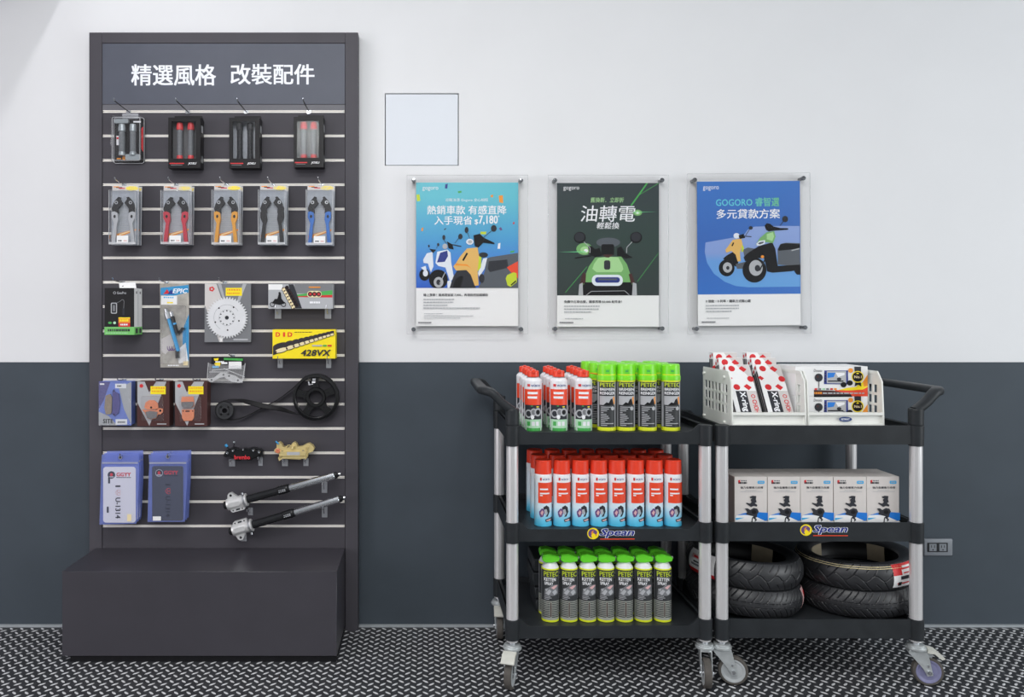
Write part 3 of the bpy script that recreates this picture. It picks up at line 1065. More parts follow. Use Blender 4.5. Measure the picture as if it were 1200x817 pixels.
Y = 3.178
k = Y / F
d = YP - Y - .0015
t = thing('chain_box', 'grey chain box with a chain and a tricolour stripe, above the yellow chain box', 'chain box', W(352, 362, Y))
b = MB().pxm(k, 352, 362, 0)
b.box((314.4 - 352) * k, (390 - 352) * k, 0, d, 0, (362 - 333) * k, 'ink_silver', .0008)
b.rect(314.6, 333.2, 389.8, 361.8, 'ink_silver')
b.rect(345, 333.2, 389.8, 344.0, 'ink_grey')
b.rect(314.6, 333.2, 331, 339.6, 'paper_white')
b.poly([(346, 345.5), (389.6, 340.2), (389.6, 345.6), (346, 347.4)], 'ink_green')
b.poly([(346, 347.4), (389.6, 345.6), (389.6, 348.8), (346, 348.2)], 'ink_red')
b.poly([(338, 333.3), (344, 333.3), (354, 361.6), (345, 361.6)], 'ink_dark')
chain_art(b, ((333.5, 336.6, 8.0), (346.6, 360.4, 9.0)), 5, 'ink_cream', 'ink_brown', 'ink_black', 7)
b.poly(rr(360, 341, 377, 348.6, 3.6), 'ink_cream')
for q in (363.6, 368.6, 373.6):
    b.ell(q, 344.8, 2.9, 2.9, 'ink_brown', 16)
    b.ell(q, 344.8, 1.3, 1.3, 'ink_red', 12)
b.rect(362, 336, 375.6, 337.4, 'ink_orange')
b.small_print(363, 353.4, 375, 355.6, 'ink_white', 3, .5)
for q in (319.4, 332.4):                                     # small off-road motorcycle
    b.ring(q, 356.8, 3.0, 3.0, .8, 'ink_black', 16)
b.poly([(319, 355.5), (322, 350.5), (330, 350), (334.2, 355.5), (328, 357.4), (323.5, 356.6)], 'ink_black')
b.poly([(325, 351), (326.6, 345.0), (329.4, 344), (330, 350.6)], 'ink_black')
b.ell(327.8, 343.6, 1.4, 1.4, 'ink_black', 10)
b.build('carton', t)
bracket(325.8, 373.6, 360.4, 'clear bracket under the left end of the grey chain box', 7.5, .056)
bracket(384.4, 373.6, 360.4, 'clear bracket under the right end of the grey chain box', 7.5, .056)

t = thing('chain_box', 'bright yellow chain box printed DID 428VX', 'chain box', W(356, 420.4, Y))
b = MB().pxm(k, 356, 420.4, 0)
b.box((319.3 - 356) * k, (393 - 356) * k, 0, d, 0, (420.4 - 386.2) * k, 'ink_yellow', .0008)
b.text('D', 323, 389.4, 328.4, 394.8, 'ink_orange_red', .06)
b.text('I', 331.6, 389.4, 334.2, 394.8, 'ink_orange_red', .06)
b.text('D', 337, 389.4, 342.6, 394.8, 'ink_orange_red', .06)
b.small_print(345, 389.0, 366, 389.7, 'ink_brown', 2.4, .5)
b.poly([(320, 406), (352, 398.5), (391.5, 387.6), (391.5, 391.8), (352, 405), (320, 416.5)], 'ink_dark')
chain_art(b, ((322.5, 409.6, 11), (391, 390.2, 5.0)), 8, 'ink_cream', 'ink_brown', 'ink_dark', 11)
b.text('428VX', 352.8, 409.8, 388, 417.2, 'ink_dark', .03, .22)
b.small_print(366, 404.2, 378, 406.0, 'ink_light', 1.6, .2)
b.rect(378.6, 404.2, 383, 406.0, 'ink_green')
b.rect(384, 404.2, 388.8, 406.0, 'ink_red')
b.build('carton', t)
bracket(328.4, 431.4, 419, 'clear bracket under the left end of the yellow chain box', 6, .056)
bracket(385.2, 431.4, 419, 'clear bracket under the right end of the yellow chain box', 6, .056)

# small bagged bar clamp
Y = 3.196
k = Y / F
d = YP - Y - .0005
t = thing('bagged_bar_clamp', 'silver cast clamp in a clear bag with a black and yellow header card', 'bagged part', W(265.5, 449.6, Y))
b = MB().pxm(k, 265.5, 449.6, .006)
b.prism([(247.4, 418.2), (284.8, 419), (284.6, 436), (246.8, 433.4)], -.003, 0, 'carton_black')
b.poly([(250, 420.4), (256, 419.8), (255, 422.8), (251, 423)], 'ink_yellow')
b.poly([(250.6, 426), (258, 424.6), (257.4, 429.6), (253, 430.4)], 'ink_yellow')
b.rect(248.4, 429, 256, 431.4, 'ink_sky')
b.small_print(252, 423.4, 262, 425.2, 'ink_white', 2, .4)
b.rect(259, 424.6, 266, 426.8, 'ink_white')
b.poly([(262, 419.6), (284.2, 420.4), (284.2, 423), (262, 422)], 'ink_green')
b.rect(267.6, 424, 282.6, 432.6, 'paper_white')
b.build('header_card', t)
b = MB().pxm(k, 265.5, 449.6, .012)
b.prism([(243.2, 444.2), (250, 442.8), (257, 437), (264, 437), (267, 438.6), (274, 440.4), (284, 446.8), (280, 449), (270, 447.6), (262, 442.4), (256, 443), (248, 448.2), (243, 447.6)], -.010, 0, 'cast_alu')
b.h = .0003
for q in ((261, 439.6), (267.6, 441), (247, 445.6), (278, 446)):
    b.ell(*q, 1.2, 1.2, 'ink_black', 10)
b.build('clamp', t)
b = MB().pxm(k, 265.5, 449.6, .002)
P = [(244, 425), (248, 427), (285, 428.6), (287.4, 426), (286.6, 442), (283.6, 449), (272, 449.4), (246, 448.4), (242.6, 446), (245, 436)]
b.poly(P, 'crumpled_bag')
for q in ((P[0], P[8]), (P[4], (262, 432)), ((248, 434), (283, 431)), (P[9], (268, 436)), (P[3], P[5])):
    b.line(q, .9, 'clear_edge_glint')  # glints on the bag's creases, painted as pale lines
b.build('bag', t)
hook(268.4, 10, .06, 'short wire hook holding the bagged clamp', 'hooks on the lower rows of the slatwall', .0, False)

# brake pad cards
Y = 3.17
k = Y / F
def pad_shape(b, pts, h0, h1, m):
    b.prism(pts, h0, h1, m)

t = thing('brake_pad_card', 'blue blister card of brake pads, leftmost of the brake pad row', 'brake pads', W(133, 499, Y), 0, 'brake pad cards')
d = YP - Y - .0005
b = MB().pxm(k, 133, 499, .012)
b.box((114.6 - 133) * k, (152.4 - 133) * k, .0115, .0130, 0, (499 - 447.6) * k, 'ink_navy')
b.h = .0007
b.rect(114.4, 447.6, 152.6, 499, 'ink_peri')
b.poly([(114.4, 447.8), (128, 447.8), (120, 470), (114.4, 480)], 'pad_purple')
b.poly([(114.4, 483), (126, 488), (136, 499), (114.4, 499)], 'ink_light')
b.poly([(138, 455), (152.6, 448), (152.6, 498), (144, 480)], 'ink_silver')
b.rect(133.6, 450, 146.6, 455.4, 'ink_white')
b.small_print(136, 452, 141, 453.6, 'ink_dark', 1.4, .3)
b.rect(134.2, 491.8, 147.8, 498.4, 'ink_white')
b.small_print(136.5, 494.2, 145.5, 496.2, 'ink_grey', 1.4, .3)
b.text('SITE', 119.4, 491.6, 131.4, 496.6, 'ink_black', .03)
b.rect(115.8, 449.6, 121, 451.4, 'ink_white')
b.build('card', t)
b = MB().pxm(k, 133, 499, .011)
b.prism([(123, 464), (128, 462), (130.4, 466), (130, 483), (129, 485.6), (123.4, 486), (121.6, 478)], 0, .006, 'pad_beige')
b.build('brake_pad', t)
b = MB().pxm(k, 133, 499, .011)
b.prism([(131, 459.2), (132.6, 456.4), (134.2, 459.4), (138.6, 462), (140, 472), (138.4, 484), (133.6, 488), (130.6, 485), (131.6, 474)], 0, .006, 'pad_purple')
b.h = .0062
b.ell(132.6, 458.4, .8, .8, 'ink_black', 8)
b.ell(133, 486, .8, .8, 'ink_black', 8)
b.build('brake_pad', t)
b = MB().pxm(k, 133, 499, .0)
b.box((115 - 133) * k, (152 - 133) * k, .001, .0105, .002, (499 - 448) * k, 'clear_blister', .003)
b.build('blister', t)
b = MB().box((115.5 - 133) * k, (152 - 133) * k, .0145, d, .001, (499 - 447.6) * k, 'ink_peri', .001)
b.build('carton', t)

def brown_card(x0, label, kind):
    ox = x0 - 160
    pyb = 500
    t = thing('brake_pad_card', label, 'brake pads', W(178 + ox, pyb, Y), 0, 'brake pad cards')
    sh = lambda pts: [(a + ox, bb) for a, bb in pts]
    b = MB().pxm(k, 178 + ox, pyb, .012)
    b.box(-18.4 * k, 19.4 * k, .0105, d, 0, (pyb - 447.4) * k, 'ink_brown')
    b.h = .0017
    b.rect(159.8 + ox, 447.4, 195.6 + ox, 500, 'ink_brown')
    b.poly(sh([(159.9, 447.5), (168.5, 447.5), (173.5, 460), (182, 447.5), (194, 447.5), (174, 499.6), (160, 472.5)]), 'ink_silver')
    b.poly(sh([(169, 447.6), (181, 447.6), (174, 460)]), 'ink_brown')
    b.poly(sh(el(164.6, 452.6, 2.6, 2.6, 5)), 'ink_red')
    b.rect(183 + ox, 496.8, 194 + ox, 498, 'ink_light')
    b.build('card', t)
    b = MB().pxm(k, 178 + ox, pyb, .010)
    b.rect(175.4 + ox, 453.0, 193.2 + ox, 462.4, 'ink_yellow')
    for q in (454.4, 458.0):
        b.small_print(177 + ox, q, 192 + ox, q + 1.6, 'ink_orange', 1.4, .9)
    b.build('price_sticker', t)
    if kind == 0:
        A_ = [(168.4, 478), (170, 472), (174, 469.2), (180, 469.4), (184, 472.6), (185, 479), (181, 480), (172, 480.2)]
        B_ = [(166.2, 480), (172, 481), (182, 481), (186, 478.6), (189.8, 479.4), (190, 483.4), (187, 486), (184.4, 486), (182.4, 490.6), (177, 492), (172, 490.6), (169, 484), (166.4, 481.6)]
        b = MB().pxm(k, 178 + ox, pyb, .010)
        b.prism(sh(A_), 0, .005, 'pad_copper')
        b.h = .0052
        b.ell(176.6 + ox, 477.8, 1.3, 1.3, 'ink_black', 10)
        b.build('brake_pad', t)
        b = MB().pxm(k, 178 + ox, pyb, .010)
        b.prism(sh(B_), 0, .003, 'pad_copper')
        b.h = .0032
        b.ell(187.2 + ox, 481.6, 1.4, 1.5, 'ink_black', 10)
        b.prism(sh([(170, 483), (176, 481.8), (184, 483), (183, 489.6), (177, 491.4), (172, 490)]), .003, .007, 'pad_grey')
        b.build('brake_pad', t)
    else:
        A_ = [(167.2, 469.6), (168, 465.4), (181.6, 465.2), (182.4, 470), (182.6, 476), (179, 479), (170, 479), (167.4, 475)]
        B_ = [(168.2, 480.4), (182.6, 480.4), (182.4, 490), (180, 493.4), (170.6, 493.6), (168.4, 490)]
        b = MB().pxm(k, 178 + ox, pyb, .010)
        b.prism(sh(A_), 0, .003, 'pad_copper')
        b.prism(sh([(167.8, 471.4), (182.2, 471.0), (182, 475.6), (179, 478.6), (170.4, 478.6), (167.8, 475.4)]), .003, .007, 'pad_grey')
        b.build('brake_pad', t)
        b = MB().pxm(k, 178 + ox, pyb, .010)
        b.prism(sh(B_), 0, .005, 'pad_copper')
        b.h = .0052
        b.ell(169.8 + ox, 482, .8, .8, 'ink_black', 8)
        b.ell(181 + ox, 482, .8, .8, 'ink_black', 8)
        b.poly(sh(rr(172.4, 481.4, 177.6, 483.0, .5)), 'ink_brown')
        b.build('brake_pad', t)
    b = MB().pxm(k, 178 + ox, pyb, 0)
    b.box((165 - 178) * k, (191 - 178) * k, .0008, .0095, (pyb - 494) * k, (pyb - 464.4) * k, 'clear_film', .004)
    b.build('blister', t)
    return t

brown_card(160, 'brown card with round-backed copper brake pads, between the blue card and another brown card', 0)
brown_card(204.4, 'brown card with square copper brake pads, rightmost of the brake pad row', 1)
for q, lab in ((137.5, 'blue brake pad card'), (182, 'middle brake pad card'), (226, 'rightmost brake pad card')):
    hook(q, 11, .075, 'short wire hook holding the ' + lab, 'hooks on the lower rows of the slatwall', .0, False)

# ------------------------------------------------------------------ belt drive set
Y = 3.208
k = Y / F
t = thing('drive_belt_set', 'black drive belt with a large five-spoke pulley and a small pulley, hung on the slatwall', 'belt drive', W(330, 493, Y))
mp = lambda px, py, y=0.0: ((px - 330) * k, y, (493 - py) * k)
bc, br = (370.2, 465.6), 26.6
b = MB()
b.M = Matrix.Translation(mp(*bc)) @ Matrix.Rotation(R(90), 4, 'X')
Rr = br * k
prof = [(Rr * .985, -.012), (Rr, -.012), (Rr, -.010), (Rr * .965, -.009), (Rr * .965, .009), (Rr, .010), (Rr, .012), (Rr * .90, .013), (Rr * .86, .010), (Rr * .86, -.010), (Rr * .90, -.012)]
b.lathe(prof, 'plastic_black_gloss', 64, closed=True)
b.build('pulley_rim', t)
b = MB()
b.M = Matrix.Translation(mp(*bc)) @ Matrix.Rotation(R(90), 4, 'X')
r0, r1 = 7.6 * k, 11.8 * k
b.lathe([(r0, -.010), (r1, -.010), (r1, .006), (r1 * .94, .009), (r0 * 1.08, .009), (r0, .007)], 'plastic_black_gloss', 40, closed=True)
b.build('hub', t)
for i in range(5):
    a = R(94 + 72 * i)
    b = MB()
    c, s_ = math.cos(a), math.sin(a)
    P = []
    for u, v in ((r1 * .95, -.017), (Rr * .60, -.013), (Rr * .89, -.017), (Rr * .89, .017), (Rr * .60, .013), (r1 * .95, .017)):
        P.append((bc[0] + (u * c - v * s_) / k, bc[1] - (u * s_ + v * c) / k))
    b.pxm(k, 330, 493, 0)
    b.prism(P, -.008, .004, 'plastic_black_gloss')
    b.h = .0042
    b.ell(bc[0] + r1 * 1.28 / k * c, bc[1] - r1 * 1.28 / k * s_, 1.2, 1.2, 'dark_wire', 10)
    b.build('spoke', t)
b = MB().pxm(k, 330, 493, -.004)
b.h = .001
b.rect(366.4, 443.4, 369.8, 446.2, 'ink_light')
b.rect(365.8, 446.8, 369.6, 448.8, 'ink_white')
b.poly([(361, 447), (362.4, 446.6), (363.4, 450.2), (367, 449.4), (367, 450.4), (362, 451.6)], 'ink_light')
b.build('sticker', t)
sp_c = (264, 481)
b = MB()
b.M = Matrix.Translation(mp(*sp_c)) @ Matrix.Rotation(R(90), 4, 'X')
q = 10.2 * k
b.lathe([(q * .30, -.010), (q * .96, -.010), (q, -.009), (q, .010), (q * .95, .012), (q * .72, .012), (q * .68, .008), (q * .5, .008), (q * .46, .011), (q * .30, .011)], 'rubber', 36, closed=True)
b.build('small_pulley', t)
sp = t.children[-1]
for i in range(4):
    a = R(45 + 90 * i)
    b = MB()
    b.cyl(mp(sp_c[0] + 6 * math.cos(a), sp_c[1] + 6 * math.sin(a), -.0118), mp(sp_c[0] + 6 * math.cos(a), sp_c[1] + 6 * math.sin(a), -.0078), .004, 'plastic_black_gloss', n=10)
    b.build('bolt', sp)
def smooth(pts, n=7):
    out = []
    P = [Vector(p) for p in pts]
    P = [P[0] * 2 - P[1]] + P + [P[-1] * 2 - P[-2]]
    for i in range(1, len(P) - 2):
        for j in range(n):
            t_ = j / n
            out.append(0.5 * ((2 * P[i]) + (-P[i - 1] + P[i + 1]) * t_ + (2 * P[i - 1] - 5 * P[i] + 4 * P[i + 1] - P[i + 2]) * t_ ** 2 + (-P[i - 1] + 3 * P[i] - 3 * P[i + 1] + P[i + 2]) * t_ ** 3))
    out.append(P[-2])
    return out
def arc(c, r, a0, a1, n, y=0.0):
    return [mp(c[0] + r * math.cos(R(a0 + (a1 - a0) * i / n)), c[1] - r * math.sin(R(a0 + (a1 - a0) * i / n)), y) for i in range(n + 1)]
path = []
path += arc(sp_c, 10.9, 250, 100, 10)                                  # round the small pulley, bottom to top by the left
path += [mp(272, 468.6, -.002), mp(283, 469.2, -.006), mp(298, 472.6, -.012), mp(310, 475.4, -.013), mp(329, 479, -.010), mp(345, 484.4, -.004)]
path += arc(bc, br + .3, 228, 480, 26)                                 # round the big pulley, counter-clockwise over the top
path += [mp(343.5, 455, .004), mp(325.7, 468.4, .009), mp(309.5, 476.9, .012), mp(295, 484.8, .010), mp(282, 490.4, .006), mp(272, 492.6, .002)]
pts = smooth(path[:], 4)
tw = []
for p in pts:
    px = p.x / k + 330
    py = 493 - p.z / k
    up_run = (275 < px < 345) and p.y < -.003
    tw.append(R(55) * math.sin(PI * (px - 275) / 70) if up_run else 0.0)
b = MB()
b.sweep([(-.0022, -.0105), (.0022, -.0105), (.0022, .0105), (-.0022, .0105)], pts, 'belt_black', closed=True, up=(0, 1, 0), twists=tw)
b.build('belt', t)
bracket(371, 452, 444.2, 'small bracket holding the top of the large black pulley', 5, .03, group='brackets holding the belt drive set')
bracket(264, 478, 472.6, 'small bracket inside the small black pulley', 4, .03, group='brackets holding the belt drive set')

# ------------------------------------------------------------------ brake calipers
Y = 3.19
k = Y / F
c10 = Q(255, 510, 10)
t = thing('brake_caliper', 'black brake caliper lettered brembo in red', 'brake caliper', W(284.5, 541, Y), 0, 'brake calipers')
body = c10([(66, 250), (70, 225), (100, 180), (150, 160), (185, 150), (230, 172), (270, 178), (305, 160), (345, 172), (400, 150), (450, 158), (500, 175), (526, 200), (524, 240), (470, 262), (420, 280), (395, 300), (350, 298), (320, 282), (295, 282), (262, 305), (215, 302), (180, 275), (130, 250), (95, 262)])
b = MB().pxm(k, 284.5, 541, 0)
b.prism(body, -.034, -.004, 'black_caliper')
cxm = sum(p[0] for p in body) / len(body); cym = sum(p[1] for p in body) / len(body)
b.prism([(cxm + (a - cxm) * .86, cym + (bb - cym) * .78) for a, bb in body], -.004, .004, 'black_caliper')
b.build('caliper_body', t)
b = MB().pxm(k, 284.5, 541, -.0042)
b.text('brembo', 275, 533.2, 293.2, 538.2, 'brembo_red', .035)
b.build('lettering', t)
for q in ((120, 205), (185, 178), (305, 168), (425, 174), (490, 194)):
    (a, bb), = c10([q])
    b = MB()
    big = .0062 if q[0] != 305 else .004
    p = Vector(((a - 284.5) * k, -.009, (541 - bb) * k))
    b.lathe([(big, 0), (big, .006), (big * .8, .008), (big * .45, .008), (big * .4, .005), (0, .005)], 'chrome', 14)
    o = b.build('bolt', t)
    o.location = p + Vector((0, .006, 0))
    o.rotation_euler = (R(90), 0, 0)
b = MB().pxm(k, 284.5, 541, 0)
P = lambda a, bb, y=.0: ((255 + a / 10 - 284.5) * k, y, (541 - 510 - bb / 10) * k)
b.cyl(P(135, 165), P(95, 115), .0032, 'black_caliper', n=10)
b.cyl(P(112, 138), P(92, 110), .0058, 'shock_blue', n=10)
b.build('bleed_nipple', t)
b = MB()
b.cyl(P(178, 170, .012), P(186, 85, .012), .0022, 'dark_wire', n=8)
b.cyl(P(185, 96, .012), P(187, 80, .012), .0045, 'grip_silver', n=10)
b.build('pin', t)
bracket(272, 546.6, 538, 'clear bracket under the left end of the black caliper', 7, .05)
bracket(305.4, 546, 535.6, 'clear bracket under the right end of the black caliper', 5, .05)

t = thing('brake_caliper', 'gold brake caliper beside the black one', 'brake caliper', W(344.5, 540, Y), 0, 'brake calipers')
body = c10([(690, 100), (720, 85), (750, 110), (760, 140), (820, 150), (850, 135), (870, 100), (895, 85), (920, 105), (935, 140), (985, 135), (1040, 105), (1070, 100), (1110, 125), (1132, 160), (1115, 195), (1060, 215), (1050, 260), (1030, 290), (990, 280), (960, 290), (760, 280), (720, 305), (705, 270), (720, 250), (715, 220), (665, 205), (660, 175), (690, 150)])
b = MB().pxm(k, 344.5, 540, 0)
b.prism(body, -.034, -.004, 'gold_caliper')
b.prism(c10([(735, 190), (1040, 185), (1035, 235), (985, 240), (960, 245), (740, 242)]), -.004, .005, 'gold_caliper')
b.prism(c10([(765, 252), (1040, 250), (1030, 275), (760, 272)]), -.004, .003, 'gold_caliper')
b.build('caliper_body', t)
b = MB().pxm(k, 344.5, 540, -.0051)
b.rect(255 + 81.5, 510 + 19.6, 255 + 96.5, 510 + 23.2, 'ink_light')
b.build('name_plate', t)
for q, m in (((705, 185), 'pad_copper'), ((760, 200), 'pad_beige'), ((1000, 190), 'pad_beige'), ((1050, 150), 'gold_caliper'), ((735, 245), 'gold_caliper'), ((1030, 240), 'gold_caliper')):
    (a, bb), = c10([q])
    big = .010 if m == 'pad_copper' else .005
    b = MB()
    b.lathe([(big, 0), (big, .005), (big * .7, .007), (big * .4, .007), (big * .35, .004), (0, .004)], m, 14)
    o = b.build('bolt', t)
    o.location = ((a - 344.5) * k, .003, (540 - bb) * k)
    o.rotation_euler = (R(90), 0, 0)
P = lambda a, bb, y=.0: ((255 + a / 10 - 344.5) * k, y, (540 - 510 - bb / 10) * k)
b = MB()
b.cyl(P(715, 105), P(680, 72), .0034, 'shock_blue', n=10)
b.build('bleed_nipple', t)
b = MB()
b.cyl(P(893, 125, -.002), P(880, 160, -.002), .006, 'gold_caliper', n=12)
b.tube([P(800, 150), P(820, 120), P(850, 118), P(865, 135)], .0016, 'gold_caliper', 8)
b.build('fluid_pipe', t)
bracket(334, 546.4, 537.4, 'clear bracket under the left end of the gold caliper', 7, .05)
bracket(358.6, 546.2, 537.2, 'clear bracket under the right end of the gold caliper', 6, .05)

# ------------------------------------------------------------------ front fork legs
Y = 3.178
k = Y / F
def fork(ax, ay, bx, by, label, flip, q0):
    """ax, ay: lower cap; bx, by: top cap; runs rising to the right."""
    t = thing('fork_leg', label, 'fork leg', W((ax + bx) / 2, ay, Y), 0, 'motorcycle fork legs')
    ang = math.atan2(-(by - ay), bx - ax)
    L = math.hypot(bx - ax, by - ay) * k
    base = Matrix.Translation(((ax - (ax + bx) / 2) * k, 0, 0)) @ Matrix.Rotation(-ang, 4, 'Y') @ Matrix.Rotation(R(90), 4, 'Y')
    # local axis: z runs along the leg
    def part(name, prof, m, n=28):
        b = MB()
        b.M = base
        b.lathe(prof, m, n)
        return b.build(name, t)
    part('end_cap', [(0, -.004), (.013, -.003), (.0155, .0), (.0155, .010)], 'tube_black')
    lug = part('axle_lug', [(.016, .010), (.0225, .012), (.024, .018), (.0235, .050), (.024, .074), (.0255, .076), (.0255, .092), (.021, .094)], 'cast_alu')
    part('stanchion', [(.0158, .094), (.0162, .096), (.0162, .220), (.0185, .222), (.0185, .258), (.0172, .262), (.0172, .268)], 'tube_black')
    part('tube', [(.0130, .268), (.0140, .270), (.0140, L - .040), (.0152, L - .039), (.0152, L - .020), (.0140, L - .018)], 'chrome')
    cp = part('top_cap', [(.0135, L - .018), (.0135, L - .008), (.009, L - .007), (.009, L - .001)], 'tube_black')
    b = MB()
    b.M = base
    b.lathe([(.006, L - .001), (.0075, L), (.006, L + .007), (0, L + .008)], 'chrome', 16)
    b.build('cap_nut', cp)
    s = -1 if flip else 1
    for u0, u1, v0, holes in ((.022, .050, .044, [(.036, .034)]), (.022, .078, -.034, [(.030, -.027), (.068, -.027)])):
        b = MB()
        b.M = base
        # lugs in the plane facing the room: u along the leg, v across it
        b.map = lambda u, v, h: (-v * s, -h, u)
        sg = 1 if v0 > 0 else -1
        if sg > 0:
            poly = [(u0 - .004, .018), (u0 + .002, v0 - .006), (u0 + .008, v0), (u1 - .008, v0), (u1, v0 - .010), (u1 + .014, .018)]
        else:
            poly = [(u0 - .006, -.014), (u0, v0 + .004), (u0 + .006, v0), (u1 - .004, v0), (u1, v0 + .004), (u1, -.014)]
        b.prism(poly, -.008, .010, 'cast_alu')
        b.h = .0102
        for hu, hv in holes:
            b.ell(hu, hv, .0050 if sg > 0 else .0028, .0050 if sg > 0 else .0028, 'ink_black', 14)
        if sg < 0:
            b.poly([(.042, -.030), (.058, -.030), (.058, -.024), (.042, -.024)], 'ink_dark')
        b.build('mounting_ear', t)
    b = MB()
    b.M = base
    b.map = lambda u, v, h: (-v * s, -h, u)
    b.prism(rr(.022, -.010, .066, .008, .006), .020, .0262, 'cast_alu')
    b.build('cast_rib', t)
    b = MB()
    b.M = base
    b.map = lambda u, v, h: ((.0186 + h) * math.sin(-v / .0186), -(.0186 + h) * math.cos(v / .0186), u)
    for q in range(4):
        b.poly([(.226 + q * .0075, -.005), (.231 + q * .0075, -.005), (.232 + q * .0075, .004), (.227 + q * .0075, .004)], 'ink_light')
    b.build('decal', t)
    b = MB()
    b.M = base
    b.lathe([(.0252, .078), (.0262, .080), (.0262, .086), (.0252, .088)], 'steel', 28)
    b.cyl((-.026 * s, -.012, .083), (-.034 * s, -.012, .083), .005, 'chrome', n=10)
    b.build('clamp_ring', t)
    return t

fork(263.4, 592.6, 397.2, 556.0, 'chrome and black fork leg with a cast axle lug, upper of the two', False, 0)
fork(269.8, 622.8, 402.6, 583.6, 'chrome and black fork leg with a cast axle lug, lower of the two', True, 0)
bracket(380.2, 577.6, 564.6, 'clear bracket under the chrome end of the upper fork leg', 6.6, .066)
bracket(293.6, 604, 595, 'clear bracket under the cast lug of the upper fork leg', 5.5, .066)
bracket(380.4, 606.4, 592.4, 'clear bracket under the chrome end of the lower fork leg', 6.6, .066)
bracket(285.8, 634.4, 625.6, 'clear bracket under the cast lug of the lower fork leg', 6.6, .066)

# ------------------------------------------------------------------ number plate frames in blue bags
Y = 3.158
k = Y / F
def bag(kind, bx, label, lab_back, tilt):
    q8 = Q(100, 520, 7.74)
    if kind == 0:
        out = q8([(148, 100), (482, 92), (486, 300), (466, 700), (458, 728), (125, 736), (140, 300), (140, 200)])
        plate = q8(rr(160, 212, 455, 718, 26, 6))
    else:
        out = q8([(572, 100), (925, 90), (922, 300), (900, 712), (562, 712), (572, 300), (578, 200)])
        plate = q8(rr(604, 205, 885, 700, 20, 6))
    pcx = bx
    t = thing('bagged_plate_frame', label, 'bagged plate', W(pcx, 636, Y), 0, 'plates in blue zip bags')
    b = MB().pxm(k, pcx, 636, .004)
    b.poly(out, 'blue_film')
    b.build('bag_back', t)
    b = MB().pxm(k, pcx, 636, .004)
    b.prism(plate, .0002, .0022, 'bag_plate_white' if kind == 0 else 'bag_plate_dark')
    b.h = .0023
    ink = 'ink_black'
    if kind == 0:
        cx0, x_txt, y_logo, colx, rx = 235, (280, 412), 285, (272, 318), 'ink_pink'
    else:
        cx0, x_txt, y_logo, colx, rx = 668, (712, 840), 268, (726, 770), 'ink_red'
    (lx, ly), = q8([(cx0, y_logo)])
    b.ell(lx, ly, 4.4, 4.4, 'ink_black' if kind == 0 else 'ink_light')
    b.ell(lx, ly, 3.7, 3.7, 'ink_dark' if kind == 0 else 'ink_black')
    b.poly(el(lx, ly - .3, 2.0, 2.2, 5), 'ink_red')
    b.poly([(lx - 3, ly + 1.6), (lx + 3, ly + 1.6), (lx + 2.4, ly + 3), (lx - 2.4, ly + 3)], 'ink_light')
    (a0, b0), (a1, b1) = q8([(x_txt[0], y_logo - 22), (x_txt[1], y_logo + 14)])
    b.text('GGYY', a0, b0, a1, b1, 'ink_red', .045)
    (a0, b0), (a1, b1) = q8([(x_txt[0], y_logo + 20), (x_txt[1], y_logo + 26)])
    b.small_print(a0, b0, a1, b1, ink, 1.6, .3)
    dy = 0 if kind == 0 else -14
    def down(s_, y0, y1, m=ink, bold=.03):
        (a0, b0), (a1, b1) = q8([(colx[0], y0 + dy), (colx[1], y1 + dy)])
        b.text(s_, a0, b0, a1, b1, m, bold, 0, 90)
    down('I', 380, 394, ink, .05)
    (hx, hy), = q8([((colx[0] + colx[1]) / 2, 445 + dy)])
    for q in range(2):
        b.ring(hx + 1.0 * (1 if q else 1), hy + (-1.7 if q == 0 else 1.7), 2.0, 1.9, .5, rx, 16)
    b.line([(hx - .4, hy - 3.2), (hx - 3.0, hy), (hx - .4, hy + 3.2)], .5, rx)
    down('U-1314', 490, 680)
    if kind == 0:
        b.poly(q8(rr(206, 305, 224, 362, 5)), 'ink_dark')
        b.poly(q8(rr(194, 572, 212, 628, 5)), 'ink_dark')
    b.build('plate', t)
    b = MB().pxm(k, pcx, 636, .0)
    b.poly(out, 'blue_film_front')
    b.build('bag_front', t)
    b = MB().pxm(k, pcx, 636, -.0002)
    (a0, b0), (a1, b1) = q8([(out and (152 if kind == 0 else 580), 168), (478 if kind == 0 else 915, 182)])
    b.prism([(a0, b0), (a1, b0), (a1, b1), (a0, b1)], 0, .0012, 'clear_bracket')
    b.build('zip_strip', t)
    b = MB().pxm(k, pcx, 636, -.0004)
    gx, gy = (140.9, 536.2) if kind == 0 else (196.6, 535.4)
    b.ring(gx, gy, 2.2, 2.2, .9, 'steel', 18)
    b.ell(gx, gy, 1.2, 1.2, 'ink_dark', 12)
    b.build('grommet', t)
    b = MB().pxm(k, pcx, 636, -.0003)
    (a0, b0), (a1, b1) = q8([(380, 640), (418, 704)]) if kind == 0 else q8([(612, 660), (686, 698)])
    b.rect(a0, b0, a1, b1, 'ink_cream' if kind == 0 else 'paper_white')
    b.build('sticker', t)
    for i, word in enumerate(('first', 'second')):
        r_ = dup(t, t.location + Vector((.0012 * (i + 1), .021 * (i + 1), .003 * (i + 1))), None, lab_back % word)
    return t

bag(0, 149.5, 'blue zip bag holding a white plate lettered GGYY I U-1314, in front', 'blue zip bag behind the white GGYY plate bag, %s from the front', 0)
bag(1, 220, 'blue zip bag holding a dark grey plate lettered GGYY, in front', 'blue zip bag behind the dark GGYY plate bag, %s from the front', 0)
hook(140.6, 14, .10, 'chrome hook through the bags with the white plate', 'hooks for the blue bags', .0, False)
hook(196.4, 14, .10, 'chrome hook through the bags with the dark plate', 'hooks for the blue bags', .0, False)

